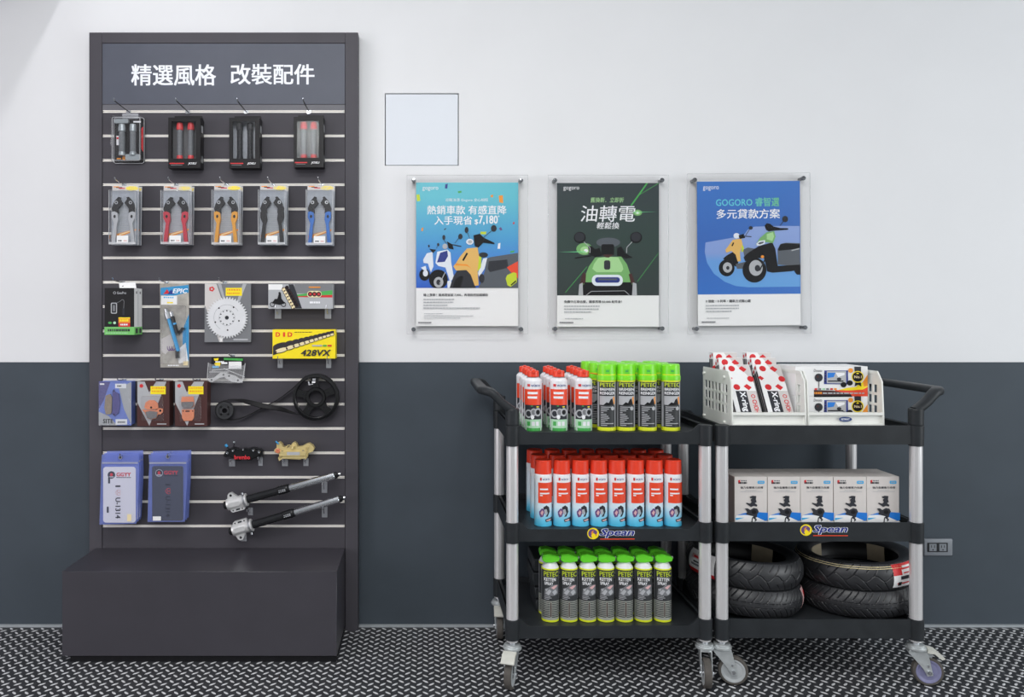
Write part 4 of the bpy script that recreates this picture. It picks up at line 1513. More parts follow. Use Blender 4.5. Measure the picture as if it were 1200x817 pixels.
# ------------------------------------------------------------------ posters in acrylic stand-off frames
YA = 3.262                                    # face of the printed sheets
ka = YA / F
def poster(px0, py0, px1, py1, ac, so, label, art, rot=0.0):
    cx, yb = (px0 + px1) / 2, py1
    t = thing('poster_frame', label, 'poster', W(cx, yb, YA), 0)
    b = MB().pxm(ka, cx, yb, 0)
    b.box((px0 - cx) * ka, (px1 - cx) * ka, 0, .0012, 0, (yb - py0) * ka, 'paper_white')
    b.h = .0001
    art(b)
    b.build('poster_print', t)
    for y0, y1 in ((-.0082, -.0042), (.0016, .0046)):
        b = MB().pxm(ka, cx, yb, 0)
        b.box((ac[0] - cx) * ka, (ac[2] - cx) * ka, y0, y1, (yb - ac[3]) * ka, (yb - ac[1]) * ka, 'clear_acrylic', .0006)
        if y0 < 0:
            b.sweep([(-.0007, -.002), (.0007, -.002), (.0007, .002), (-.0007, .002)], [((a - cx) * ka, y0 + .002, (yb - c) * ka) for a, c in ((ac[0], ac[1]), (ac[2], ac[1]), (ac[2], ac[3]), (ac[0], ac[3]))], 'clear_edge_glint', closed=True, up=(0, 1, 0))  # pale strip stands in for the bright rim of the sheet
        b.build('acrylic_sheet', t)
    for sx, sy in so:
        b = MB()
        p = ((sx - cx) * ka, 0, (yb - sy) * ka)
        b.M = Matrix.Translation(p) @ Matrix.Rotation(R(90), 4, 'X')
        b.lathe([(.0045, -(YW - YA) + .0005), (.0075, -(YW - YA) + .0006), (.0075, -.006), (.0075, .0085), (.0090, .0086), (.0090, .0150), (.0082, .0165), (0, .0168)], 'standoff_chrome', 18)
        b.build('standoff', t)
    if rot:
        t.rotation_euler = (0, rot, 0)
    return t

def clip_y(pts, ymax):
    return [(a, min(bb, ymax)) for a, bb in pts]

def footer(b, x0, y0, hw, head, nlines, qx, bw):
    b.text(head, x0, y0, x0 + hw, y0 + 3.4, 'ink_dark', .02)
    for i in range(nlines):
        b.small_print(x0, y0 + 6.2 + i * 3.4, x0 + (36, 35, 28, 66)[i % 4] * bw, y0 + 7.6 + i * 3.4, 'ink_light', 2.2, .5)

def art1(b):
    YM = 337.6
    b.add([b.map(a, bb, b.lay()) for a, bb in ((487.6, 214), (607.3, 214), (607.3, YM), (487.6, YM))], [[0, 1, 2, 3]], 'art_teal_blue')
    qa, qb = Q(480, 205, 8.6), Q(480, 280, 7.43)
    K = lambda pts: clip_y(pts, YM)
    for p, m in (([(360, 95), (385, 90), (380, 140), (355, 135)], 'ink_navy'), ([(68, 200), (100, 195), (108, 260), (75, 268)], 'ink_lime'),
                 ([(898, 210), (940, 205), (943, 285), (905, 278)], 'ink_orange'), ([(485, 165), (520, 160), (525, 178), (490, 184)], 'ink_green'),
                 ([(815, 205), (842, 200), (840, 225), (820, 226)], 'ink_orange'), ([(715, 572), (775, 572), (768, 600), (712, 598)], 'ink_lime'),
                 ([(893, 690), (915, 685), (912, 745), (886, 745)], 'ink_white'), ([(900, 540), (920, 525), (935, 555), (915, 562)], 'ink_purple'),
                 ([(1015, 768), (1060, 762), (1050, 782), (1015, 784)], 'ink_green'), ([(120, 535), (138, 530), (135, 568), (118, 565)], 'ink_orange'),
                 ([(345, 548), (370, 535), (365, 548), (350, 558)], 'ink_dark'), ([(1040, 478), (1058, 474), (1056, 496), (1042, 498)], 'ink_red')):
        b.poly(qa(p), m)
    b.text('gogoro', 495, 219, 513.6, 224, 'ink_white', .0)
    b.text('迎戰油漲 Gogoro 全心相挺', 522, 232.4, 572, 236.8, 'ink_white', .0)
    b.text('熱銷車款 有感直降', 500.5, 240.8, 593.5, 251.4, 'ink_white', .016)
    b.text('入手現省', 509, 253.2, 553.3, 263.6, 'ink_white', .016)
    b.text('$', 556, 257, 560.4, 263.6, 'ink_white', .03)
    b.text('7,180', 561, 252.6, 583.4, 263.8, 'ink_white', .03)
    b.text('*', 583.6, 252.6, 585.4, 254.6, 'ink_white', .02)
    # dark scooter at the right edge, with bags
    b.poly(K(qb([(672, 172), (700, 160), (944, 122), (944, 430), (600, 430), (655, 280)])), 'art_grey')
    b.poly(K(qb([(690, 195), (850, 180), (860, 250), (700, 290), (680, 262)])), 'ink_dark')
    b.poly(qb([(845, 248), (944, 195), (944, 345), (890, 300)]), 'ink_orange_red')
    b.poly(qb([(836, 345), (850, 315), (905, 290), (930, 300), (934, 375), (880, 418), (852, 405)]), 'ink_lime')
    b.poly(qb([(880, 398), (925, 360), (928, 372), (884, 408)]), 'ink_black')
    # small scooter on the left
    b.ell(*qb([(130, 312)])[0], 46 / 7.43, 52 / 7.43, 'ink_black')
    b.ell(*qb([(138, 300)])[0], 22 / 7.43, 28 / 7.43, 'wall_art_white')
    b.poly(qb([(118, 182), (150, 126), (200, 114), (208, 240), (185, 292), (160, 215), (122, 210)]), 'wall_art_white')
    b.poly(qb([(98, 250), (140, 235), (150, 285), (120, 272)]), 'wall_art_white')
    b.poly(qb([(170, 86), (232, 95), (204, 124)]), 'ink_black')
    b.ell(*qa([(195, 718)])[0], 9 / 8.6, 14 / 8.6, 'ink_dark', 14)
    b.ell(*qa([(288, 703)])[0], 12 / 8.6, 16 / 8.6, 'ink_dark', 14)
    b.line(qa([(270, 740), (285, 712)]), .4, 'ink_dark')
    # middle scooter
    b.poly(K(qb(el(250, 352, 82, 84))), 'ink_black')
    b.poly(K(qb(el(252, 378, 42, 46))), 'ink_light')
    b.poly(K(qb(el(252, 378, 20, 24))), 'ink_dark')
    b.line(K(qb([(310, 290), (262, 390)])), .9, 'ink_light')
    b.poly(K(qb([(225, 210), (240, 112), (330, 94), (356, 120), (362, 205), (388, 350), (350, 368), (312, 250), (250, 236)])), 'wall_art_white')
    b.poly(qb([(266, 122), (328, 102), (334, 150), (306, 200), (238, 206)]), 'ink_navy')
    b.poly(K(qb([(328, 370), (362, 356), (366, 428), (330, 428)])), 'wall_art_white')
    b.poly(qb([(325, 22), (372, 48), (384, 92), (340, 84)]), 'ink_black')
    b.poly(qb(el(308, 66, 22, 24)), 'ink_light')
    b.line(qb([(370, 50), (450, 66)]), 1.1, 'ink_dark')
    b.ell(*qa([(345, 632)])[0], 15 / 8.6, 26 / 8.6, 'ink_dark', 16)
    b.ell(*qa([(512, 622)])[0], 22 / 8.6, 28 / 8.6, 'ink_dark', 16)
    b.line(qa([(345, 655), (370, 690)]), .5, 'ink_dark')
    b.line(qa([(495, 640), (455, 690)]), .5, 'ink_dark')
    # yellow scooter in front
    b.poly(K(qb([(594, 300), (640, 172), (676, 165), (652, 262), (606, 330)])), 'wall_art_white')
    b.poly(qb([(590, 140), (626, 162), (620, 250), (594, 284)]), 'ink_lime')
    b.poly(qb(el(642, 140, 40, 22)), 'ink_dark')
    b.poly(K(qb(el(628, 345, 24, 40))), 'ink_dark')
    b.poly(K(qb([(348, 428), (380, 330), (412, 278), (490, 268), (545, 318), (578, 428)])), 'ink_dark')
    b.poly(K(qb([(372, 428), (400, 350), (440, 320), (470, 330), (440, 428)])), 'ink_black')
    b.poly(qb([(500, 84), (592, 74), (604, 150), (592, 290), (602, 404), (568, 410), (532, 312), (494, 272), (404, 276), (380, 240), (402, 214), (442, 150)]), 'art_yellow')
    b.poly(qb([(402, 216), (500, 222), (540, 260), (500, 236), (396, 232)]), 'ink_orange')
    b.line(qb([(464, 190), (502, 124)]), 2.1, 'ink_black')
    b.poly(qb(el(524, 26, 32, 26)), 'wall_art_white')
    b.poly(qb(el(526, 26, 18, 15)), 'ink_light')
    b.poly(qb([(556, -30), (610, -44), (648, -8), (738, 34), (738, 46), (640, 34), (598, 76), (566, 62)]), 'ink_black')
    b.ell(*qa([(848, 540)])[0], 29 / 8.6, 34 / 8.6, 'ink_dark', 18)
    b.ell(*qa([(574, 556)])[0], 19 / 8.6, 31 / 8.6, 'ink_dark', 18)
    b.line(qa([(825, 565), (750, 625), (745, 660)]), .6, 'ink_dark')
    b.line(qa([(585, 585), (605, 640)]), .5, 'ink_dark')
    footer(b, 496.2, 344, 75.5, '線上賞車！最高現省破 7,000，再領政府加碼補助', 4, 590, 1.0)
    for i in range(3):
        b.small_print(497, 367.2 + i * 2.6, 497 + (22, 58, 43)[i], 368.0 + i * 2.6, 'ink_light', 2.2, .5)
    b.small_print(490, 377.4, 505.6, 378.8, 'ink_grey', 2, .2)

def art2(b):
    YM = 346.3
    b.add([b.map(a, bb, b.lay()) for a, bb in ((652.8, 214.5), (772.2, 214.5), (772.2, YM), (652.8, YM))], [[0, 1, 2, 3]], 'art_dark_green')
    qd, qc = Q(645, 260, 6.28), Q(635, 195, 4.084)
    K = lambda pts: clip_y(pts, YM)
    b.line(qc([(560, 40 + 40), (460, 140)]), .6, 'ink_green')
    b.poly(qc([(500, 80), (508, 80), (430, 190), (424, 186)]), 'ink_green')
    b.line(qd([(795, 230), (640, 440)]), .5, 'ink_green')
    b.line(qd([(270, 330), (110, 520)]), .6, 'ink_green')
    b.ell(*qc([(458, 222)])[0], 5.2, 3.6, 'art_green', 20)
    b.ell(*qc([(458, 222)])[0], 3.0, 2.2, 'art_green_light', 20)
    b.ell(*qc([(458, 222)])[0], 1.4, 1.1, 'ink_white', 14)
    b.poly(qc([(430, 219), (555, 217), (430, 222)]), 'art_glow')
    b.ell(*qd([(250, 200)])[0], 9.5, 7.0, 'art_green', 22)
    b.ell(*qd([(255, 206)])[0], 5.5, 4.0, 'art_green_light', 20)
    b.ell(*qd([(262, 212)])[0], 2.4, 2.0, 'ink_white', 14)
    b.poly(qd([(60, 222), (260, 217), (260, 224)]), 'art_glow')
    b.text('gogoro', 660.2, 218.8, 678.8, 223.8, 'ink_white', .0)
    b.text('舊換新．立即折', 692.2, 231.4, 731.2, 237.4, 'art_green_light', .012, .15)
    b.text('油轉電', 680.5, 240.8, 744.5, 260, 'ink_white', .006, .1)
    b.text('輕鬆換', 699, 260.6, 725.4, 268.4, 'ink_white', .012, .15)
    # scooter seen from the front
    b.poly(qd([(272, 232), (360, 190), (380, 250), (330, 262)]), 'ink_black')
    b.poly(qd([(490, 190), (600, 262), (560, 272), (490, 250)]), 'ink_black')
    b.line(qd([(180, 268), (300, 250)]), 1.6, 'ink_black')
    b.line(qd([(600, 264), (560, 246)]), 1.6, 'ink_black')
    b.poly(qd([(275, 175), (300, 178), (345, 215), (330, 245), (285, 235)]), 'ink_black')
    b.poly(qd([(490, 195), (520, 180), (550, 225), (530, 250)]), 'ink_black')
    b.poly(K(qd([(330, 262), (520, 256), (562, 312), (602, 430), (602, 470), (580, 540), (250, 540), (238, 440), (282, 330)])), 'art_green')
    b.poly(qd([(350, 268), (425, 256), (500, 262), (530, 320), (540, 370), (300, 372), (320, 310)]), 'art_green_light')
    b.poly(qd([(300, 340), (340, 372), (520, 372), (545, 338), (572, 390), (270, 392)]), 'art_green')
    b.poly(qd(el(425, 152, 88, 36)), 'art_grey')
    b.poly(qd(rr(374, 165, 468, 246, 14)), 'ink_black')
    b.poly(qd([(385, 240), (462, 240), (430, 264), (404, 262)]), 'ink_brown')
    b.poly(qd(rr(394, 284, 440, 352, 14)), 'ink_dark')
    b.poly(qd([(240, 375), (262, 385), (258, 450), (212, 468)]), 'ink_brown')
    b.poly(qd([(575, 385), (598, 380), (626, 465), (590, 450)]), 'ink_brown')
    b.poly(K(qd([(236, 470), (258, 445), (590, 445), (606, 470), (620, 541), (215, 541)])), 'ink_black')
    b.poly(K(qd([(205, 541), (212, 460), (236, 448), (240, 541)])), 'ink_light')
    b.poly(K(qd([(636, 541), (632, 455), (606, 446), (600, 541)])), 'ink_light')
    b.poly(qd(rr(304, 390, 532, 472, 38, 6)), 'wall_art_white')
    b.poly(qd(rr(328, 408, 510, 448, 18, 5)), 'ink_navy')
    b.poly(qd(rr(350, 418, 490, 430, 5, 3)), 'art_grey')
    b.line(qd([(262, 541), (300, 512), (545, 508), (580, 538)]), .6, 'ink_light')
    for mx, tx in ((216, 290), (630, 560)):
        b.poly(qd(el(mx, 116, 44, 42)), 'ink_black')
        b.poly(qd(el(mx - 2, 112, 36, 33)), 'ink_dark')
        b.line(qd([(mx + (30 if mx < 400 else -30), 148), (tx, 190), (tx, 230)]), .8, 'ink_light')
    footer(b, 661, 352, 67.6, '免費中古車估價，購車再領 $3,000 配件金！', 3, 753, 1.15)
    b.small_print(662, 373.0, 684, 373.9, 'ink_light', 2.2, .5)
    b.small_print(655.4, 377.3, 671.6, 378.8, 'ink_grey', 2, .2)

def art3(b):
    x0, x1, y0, YM = 817.8, 938.6, 212.4, 344.8
    b.add([b.map(a, bb, b.lay()) for a, bb in ((x0, y0), (x1, y0), (x1, YM), (x0, YM))], [[0, 1, 2, 3]], 'art_blue')
    qd, qc = Q(810, 260, 6.28), Q(795, 195, 4.085)
    b.poly([(x1, 249), (915, 249), (x1, 258)], 'art_lavender') if False else None
    b.poly(qd([(803, 34), (640, 32), (470, 36), (420, 60), (390, 100), (345, 110)]) + qd([(300, 90), (200, 60)][:0]) +
           qd([(110, 150), (104, 220), (120, 300), (170, 380), (250, 440), (330, 472), (420, 482), (804, 480)]), 'art_lavender')
    b.text('gogoro', 825, 218, 843.6, 223.4, 'ink_white', .0)
    b.text('GOGORO 睿智選', 840, 231.6, 914.2, 242, 'art_title', .014)
    b.text('多元貸款方案', 840.6, 245, 915, 256.2, 'ink_white', .018)
    # yellow scooter
    b.poly(qd(el(264, 338, 58, 62)), 'ink_black')
    b.poly(qd(el(270, 335, 34, 38)), 'ink_light')
    b.poly(qd(el(272, 338, 12, 14)), 'ink_dark')
    b.poly(qd([(238, 270), (262, 248), (330, 210), (350, 300), (330, 330), (292, 300), (250, 282)]), 'ink_black')
    b.poly(qd([(330, 310), (420, 290), (430, 345), (340, 345)]), 'art_grey')
    b.poly(qd([(385, 205), (420, 190), (485, 200), (470, 250), (400, 282)]), 'art_grey')
    b.poly(qd([(378, 160), (392, 190), (386, 220), (372, 222)]), 'ink_lime')
    b.poly(qd([(255, 205), (272, 184), (310, 132), (372, 122), (382, 160), (362, 230), (368, 290), (345, 292), (330, 240), (300, 214), (262, 226)]), 'art_yellow')
    b.line(qd([(304, 178), (316, 152)]), 1.6, 'ink_black')
    b.poly(qd(el(338, 102, 22, 20)), 'wall_art_white')
    b.poly(qd([(352, 100), (390, 88), (402, 118), (362, 126)]), 'ink_black')
    b.line(qd([(395, 105), (448, 110)]), 1.0, 'ink_dark')
    b.poly(qd(el(443, 45, 15, 13)), 'ink_dark')
    b.line(qd([(435, 55), (405, 100)]), .6, 'ink_dark')
    # large dark green scooter
    b.poly(qd(el(788, 340, 36, 54)) if False else qd([(760, 330), (780, 300), (806, 300), (806, 392), (780, 392), (762, 370)]), 'ink_black')
    b.poly(qd([(640, 205), (660, 165), (700, 156), (804, 160), (804, 330), (640, 318)]), 'art_grey')
    b.poly(qd([(640, 205), (660, 168), (700, 160), (804, 168), (804, 200), (650, 215)]), 'ink_black')
    b.line(qd([(742, 214), (800, 200)]), 1.3, 'ink_light')
    b.poly(qd([(560, 330), (804, 318), (804, 352), (740, 366), (600, 376), (560, 366)]), 'ink_black')
    b.poly(qd(el(468, 356, 88, 92)), 'ink_black')
    b.poly(qd(el(478, 340, 50, 58)), 'ink_light')
    b.poly(qd(el(490, 342, 20, 24)), 'ink_dark')
    b.line(qd([(560, 250), (505, 360)]), 1.5, 'ink_dark')
    b.poly(qd([(388, 262), (420, 230), (500, 180), (600, 152), (622, 200), (640, 330), (600, 372), (560, 360), (540, 270), (470, 268), (400, 290)]), 'ink_black')
    b.poly(qd([(478, 170), (510, 120), (560, 78), (615, 70), (625, 110), (606, 158), (545, 150)]), 'art_green')
    b.poly(qd([(560, 92), (606, 78), (614, 110), (600, 142), (560, 130)]), 'art_green_light')
    b.poly(qd([(482, 162), (505, 142), (548, 136), (545, 162), (510, 176), (486, 176)]), 'wall_art_white')
    b.poly(qd([(494, 160), (510, 150), (538, 146), (535, 158), (508, 168)]), 'art_grey')
    b.poly(qd([(545, 30), (560, 12), (585, 16), (610, 36), (660, 48), (718, 50), (718, 60), (660, 64), (620, 66), (575, 72), (555, 60)]), 'ink_black')
    b.poly(qc(el(514, 254, 14, 15)), 'ink_dark')
    b.line(qc([(505, 265), (490, 285)]), .7, 'ink_dark')
    b.ell(*qd([(527, 258)])[0], 2.0, 1.8, 'ink_orange', 12)
    footer(b, 827.2, 351, 52.5, '0 頭款・0 利率・購車方式隨心選', 3, 922, 1.1)
    b.small_print(828, 372.2, 854, 373.1, 'ink_light', 2.2, .5)
    b.small_print(822, 376.4, 838.2, 377.9, 'ink_grey', 2, .2)

poster(487.6, 214, 607.3, 382.2, (477, 205.5, 618.5, 391.5), ((484.8, 212), (610, 212), (484.8, 386), (610.2, 385.8)),
       'acrylic-framed blue-green poster of a yellow scooter with the price $7,180', art1)
poster(652.8, 214.5, 772.2, 383.0, (642, 205.5, 783, 391.5), ((649.8, 212), (774.8, 211.8), (650, 385.4), (775, 385)),
       'acrylic-framed dark poster of a green scooter seen head-on', art2)
poster(818, 212.2, 938.4, 381.6, (806, 203.5, 949.6, 391.5), ((814.2, 211), (941.2, 210), (815.2, 384.8), (941.8, 384.4)),
       'acrylic-framed blue poster of a yellow and a dark green scooter', art3, R(-.45))

# ------------------------------------------------------------------ tool carts
HW, HD = .338, .215
CART_Y = 2.993
TRAYS = (.203, .541, .879)
POST_R = .021

def caster(parent, x, y, ang, wheel_m, pedal):
    """Swivel caster; ang is the way it trails (0 = +x)."""
    b = MB()
    b.lathe([(.012, .140), (.012, .166)], 'steel', 14)
    b.lathe([(.024, .1225), (.031, .1225), (.033, .126), (.033, .131), (.031, .1325), (.0285, .1325), (.0285, .138), (.026, .140), (.014, .141)], 'zinc', 24)
    b.map = lambda u, v, h: (u, -h, v)
    leg = [(-.026, .122), (.030, .122), (.034, .108), (.048, .040), (.030, .036), (.018, .060), (-.020, .104), (-.030, .116)]
    for s in (-1, 1):
        b.prism(leg, s * .0180 - .0012, s * .0180 + .0012, 'zinc')
        b.cyl((.036, s * .0190, .050), (.036, s * .0245, .050), .0072, 'chrome', n=12)
        b.cyl((.032, s * .0190, .072), (.032, s * .0210, .072), .004, 'chrome', n=10)
    b.box(-.026, .030, -.0192, .0192, .118, .1235, 'zinc', .001)
    c = b.build('caster', parent, (x, y, 0))
    c.rotation_euler = (0, 0, ang)
    b = MB()
    b.M = Matrix.Translation((.036, 0, .050)) @ Matrix.Rotation(R(90), 4, 'X')
    b.lathe([(.040, -.0125), (.046, -.0125), (.0490, -.010), (.0500, -.004), (.0500, .004), (.0490, .010), (.046, .0125), (.040, .0125)], 'rubber_grey', 36, closed=True)
    b.lathe([(.005, -.0105), (.030, -.0100), (.036, -.0125), (.0402, -.0125), (.0402, .0125), (.036, .0125), (.030, .0100), (.005, .0105)], wheel_m, 36, closed=True)
    b.lathe([(.006, -.0165), (.006, .0165)], 'steel', 12)
    b.build('wheel', c)
    if pedal:
        b = MB()
        b.map = lambda u, v, h: (u, -h, v)
        b.prism([(.030, .118), (.052, .116), (.074, .098), (.082, .100), (.084, .104), (.060, .124), (.036, .128)], -.023, .023, 'pedal_white')
        b.prism([(.034, .100), (.046, .098), (.050, .112), (.036, .116)], -.012, .012, 'zinc')
        b.build('brake_pedal', c)
    return c

def cart(label, cx, side, rot, dip, casters):
    t = thing('tool_cart', label, 'cart', (cx, CART_Y, 0), rot, None)
    # four posts
    for sx in (-1, 1):
        for sy in (-1, 1):
            b = MB()
            n = 48
            prof = []
            for i in range(n):
                a = 2 * PI * i / n
                r = POST_R * (1 - .035 * (0.5 + .5 * math.cos(12 * a)))
                prof.append((r * math.cos(a), r * math.sin(a)))
            b.sweep(prof, [(sx * HW, sy * HD, .150), (sx * HW, sy * HD, .895)], 'post_alu')
            b.build('post', t)
    for ti, zf in enumerate(TRAYS):
        b = MB()
        zb, zr, zd = zf - .041, zf + .0245, zf + .002
        x0, x1, y0, y1 = -HW - .010, HW + .010, -HD - .011, HD + .011
        b.box(x0 + .004, x1 - .004, y0 + .004, y1 - .004, zf - .012, zf, 'plastic_black')
        # rims: front and back may dip between the posts
        for yy, dp in ((y0, dip), (y1, not dip)):
            s = 1 if yy < 0 else -1
            b.map = lambda u, v, h: (u, yy + s * h, v)
            top = [(x1, zr), (x0, zr)]
            if dp:
                top = [(x1, zr), (x1 - .040, zr), (x1 - .062, zd + .003), (x1 - .072, zd), (x0 + .072, zd), (x0 + .062, zd + .003), (x0 + .040, zr), (x0, zr)]
            b.prism([(x0, zb), (x1, zb)] + top, 0, .007, 'plastic_black')
        for xx, s in ((x0, 1), (x1, -1)):
            b.box(min(xx, xx + s * .007), max(xx, xx + s * .007), y0 + .003, y1 - .003, zb, zr, 'plastic_black')
            b.box(min(xx, xx + s * .016), max(xx, xx + s * .016), y0 + .003, y1 - .003, zr - .004, zr, 'plastic_black', .0012)
        for q in range(-3, 4):
            b.box(q * .09 - .002, q * .09 + .002, y0 + .01, y1 - .01, zf - .030, zf - .010, 'plastic_black')
        b.build('tray', t)
        tr = t.children[-1]
        for sx in (-1, 1):
            for sy in (-1, 1):
                b = MB()
                b.M = Matrix.Translation((sx * HW, sy * HD, 0))
                hi = zr + .001
                b.lathe([(.0215, zb - .006), (.0245, zb - .005), (.0255, zf), (.0255, hi - .002), (.0235, hi), (0, hi)], 'plastic_black', 28)
                b.build('post_socket', tr)
    # push handle on one end
    b = MB()
    x = side * HW
    zt = TRAYS[2] + .026
    for sy in (-1, 1):
        b.M = Matrix.Translation((x, sy * HD, 0))
        b.lathe([(.0240, zt + .0005), (.0245, zt + .004), (.0245, zt + .052), (.0225, zt + .058), (0, zt + .060)], 'plastic_black', 26)
    b.M = None
    zh = zt + .118
    ctl = [(x - side * .004, -HD, zt + .050), (x + side * .012, -HD + .001, zt + .060), (x + side * .040, -HD + .004, zt + .082), (x + side * .068, -HD + .008, zh - .008), (x + side * .086, -HD + .018, zh - .002), (x + side * .096, -HD + .034, zh),
           (x + side * .100, -HD + .050, zh), (x + side * .100, -HD + .10, zh), (x + side * .100, 0, zh), (x + side * .100, HD - .10, zh), (x + side * .100, HD - .050, zh), (x + side * .096, HD - .034, zh), (x + side * .086, HD - .018, zh - .002), (x + side * .068, HD - .008, zh - .008), (x + side * .040, HD - .004, zt + .082), (x + side * .012, HD - .001, zt + .060), (x - side * .004, HD, zt + .050)]
    pts = smooth(ctl, 6)
    e = .020
    prof = [(e * 1.0 * math.copysign(abs(math.cos(2 * PI * i / 16)) ** .6, math.cos(2 * PI * i / 16)), e * .72 * math.copysign(abs(math.sin(2 * PI * i / 16)) ** .6, math.sin(2 * PI * i / 16))) for i in range(16)]
    b.sweep(prof, pts, 'plastic_black', up=(0, 0, 1))
    b.build('handle', t)
    # maker's badge on the middle tray
    zm = TRAYS[1]
    yf = -HD - .011
    b = MB()
    b.map = lambda u, v, h: ((u - 714) / 335.5, yf - h, zm + .002 - (v - 620.4) / 335.5)
    if not dip:
        b.map = lambda u, v, h: ((u - 711.5) / 335.5, yf - h, zm + .014 - (v - 620.4) / 335.5)
    b.h = .0005
    b.ell(694.8, 625.6, 6.9, 6.7, 'ink_yellow', 26)
    b.ell(694.2, 625.6, 5.2, 5.2, 'ink_purple', 22)
    b.ell(696, 625.4, 3.4, 3.4, 'ink_orange', 20)
    b.ell(697.2, 624.2, 2.4, 2.4, 'ink_purple', 18)
    b.poly([(692.6, 628), (695.4, 624.6), (698.2, 628.4), (696.4, 631.6), (694.0, 631.2)], 'ink_yellow')
    b.text('Spean', 702.0, 619.6, 743.6, 631.0, 'ink_white', .075, .28)
    b.text('Spean', 702.6, 620.0, 743.0, 630.6, 'ink_navy', .035, .28)
    b.rect(703, 631.6, 743.4, 632.6, 'ink_orange_red')
    b.build('badge', t)
    for sx, sy, ang, wm, pd in casters:
        caster(t, sx * HW, sy * HD, ang, wm, pd)
    return t

C1X, C2X = .6375, 1.3775
C1R, C2R = R(.7), R(-.5)
cart1 = cart('black three-tray cart with its handle on the left, loaded with spray cans', C1X, -1, C1R, True,
             ((-1, -1, R(-109), 'wheel_grey', True), (1, -1, R(-101), 'wheel_grey', False), (-1, 1, R(-94), 'wheel_grey', True), (1, 1, R(-98), 'wheel_grey', False)))
cart2 = cart('black three-tray cart with its handle on the right, loaded with bins and tyres', C2X, 1, C2R, False,
             ((-1, -1, R(-14), 'wheel_grey', False), (1, -1, R(-12), 'wheel_blue', True), (-1, 1, R(-80), 'wheel_grey', False), (1, 1, R(-100), 'wheel_grey', False)))

# ------------------------------------------------------------------ spray cans
def canmap(b, r, ztop):
    """Curved label: first coordinate is the sideways distance in mm from the front line, second runs down from the top in mm."""
    def cm(a, v, h):
        t_ = math.asin(max(-.985, min(.985, a * .001 / r)))
        return ((r + h) * math.sin(t_), -(r + h) * math.cos(t_), ztop - v * .001)
    b.map = cm
    b.h = .00012
    b.sub = 14
    return b

def can_white():
    t = thing('spray_can', 'x', 'spray can', (0, 0, 0), 0, 'white spray cans with red caps')
    r = .0318
    b = MB()
    b.lathe([(r - .002, 0), (r, .001), (r, .0025, 'can_white'), (r, .176, 'can_white'), (r - .001, .179, 'can_white'), (r - .008, .187, 'can_white'), (r - .011, .190, 'steel'), (.012, .191, 'steel')], 'steel', 32)
    canmap(b, r, .178)
    Z = .178 / 61.5 * 1000                     # mm per photo row
    y = lambda py: (py - 444.6) * Z
    b.rect(-40, y(502.4), 40, y(506), 'ink_green')
    b.rect(-29, y(491.8), 28, y(502.4), 'ink_mint')
    for q in (-22, -6, 8):
        b.rect(q, y(494.5), q + 10, y(499.6), 'ink_green' if q < -10 else 'can_white')
    b.rect(-29, y(474.2), 27, y(491.8), 'ink_dark')
    for cx, cy, rx_, m in ((-17, 485, 12, 'ink_light'), (-17, 485, 8, 'ink_dark'), (0, 483, 11, 'ink_light'), (0, 483, 7.5, 'ink_grey'), (15, 483, 12, 'ink_silver'), (15, 483, 7, 'ink_black'), (-4, 489, 6, 'ink_white')):
        b.poly(el(cx, y(cy), rx_, rx_ * 1.25, 18), m)
    b.ell(14, y(476.4), 5, 2, 'ink_yellow', 10)
    b.ell(-6, y(475.4), 4, 1.6, 'ink_green', 10)
    b.rect(-29.5, y(455), 28, y(474.2), 'ink_orange_red')
    b.rect(-20, y(458.2), 14, y(461.0), 'ink_white')
    b.rect(-20, y(463.6), 12, y(466.4), 'ink_white')
    b.rect(-21, y(448.6), -12, y(451.8), 'ink_red')
    b.text('WÜRTH', -9, y(448.8), 22, y(451.8), 'ink_navy', .02)
    b.build('can_body', t)
    b = MB()
    b.lathe([(.0205, .1905), (.0212, .193), (.0206, .209), (.019, .212), (.012, .2135), (0, .2135)], 'red_cap', 28)
    b.box(-.006, .006, -.026, 0, .204, .2165, 'red_cap', .002)
    b.build('spray_cap', t)
    b = MB().cyl((.020, -.004, .205), (.056, .004, .197), .0014, 'red_cap', n=8)
    return t, b

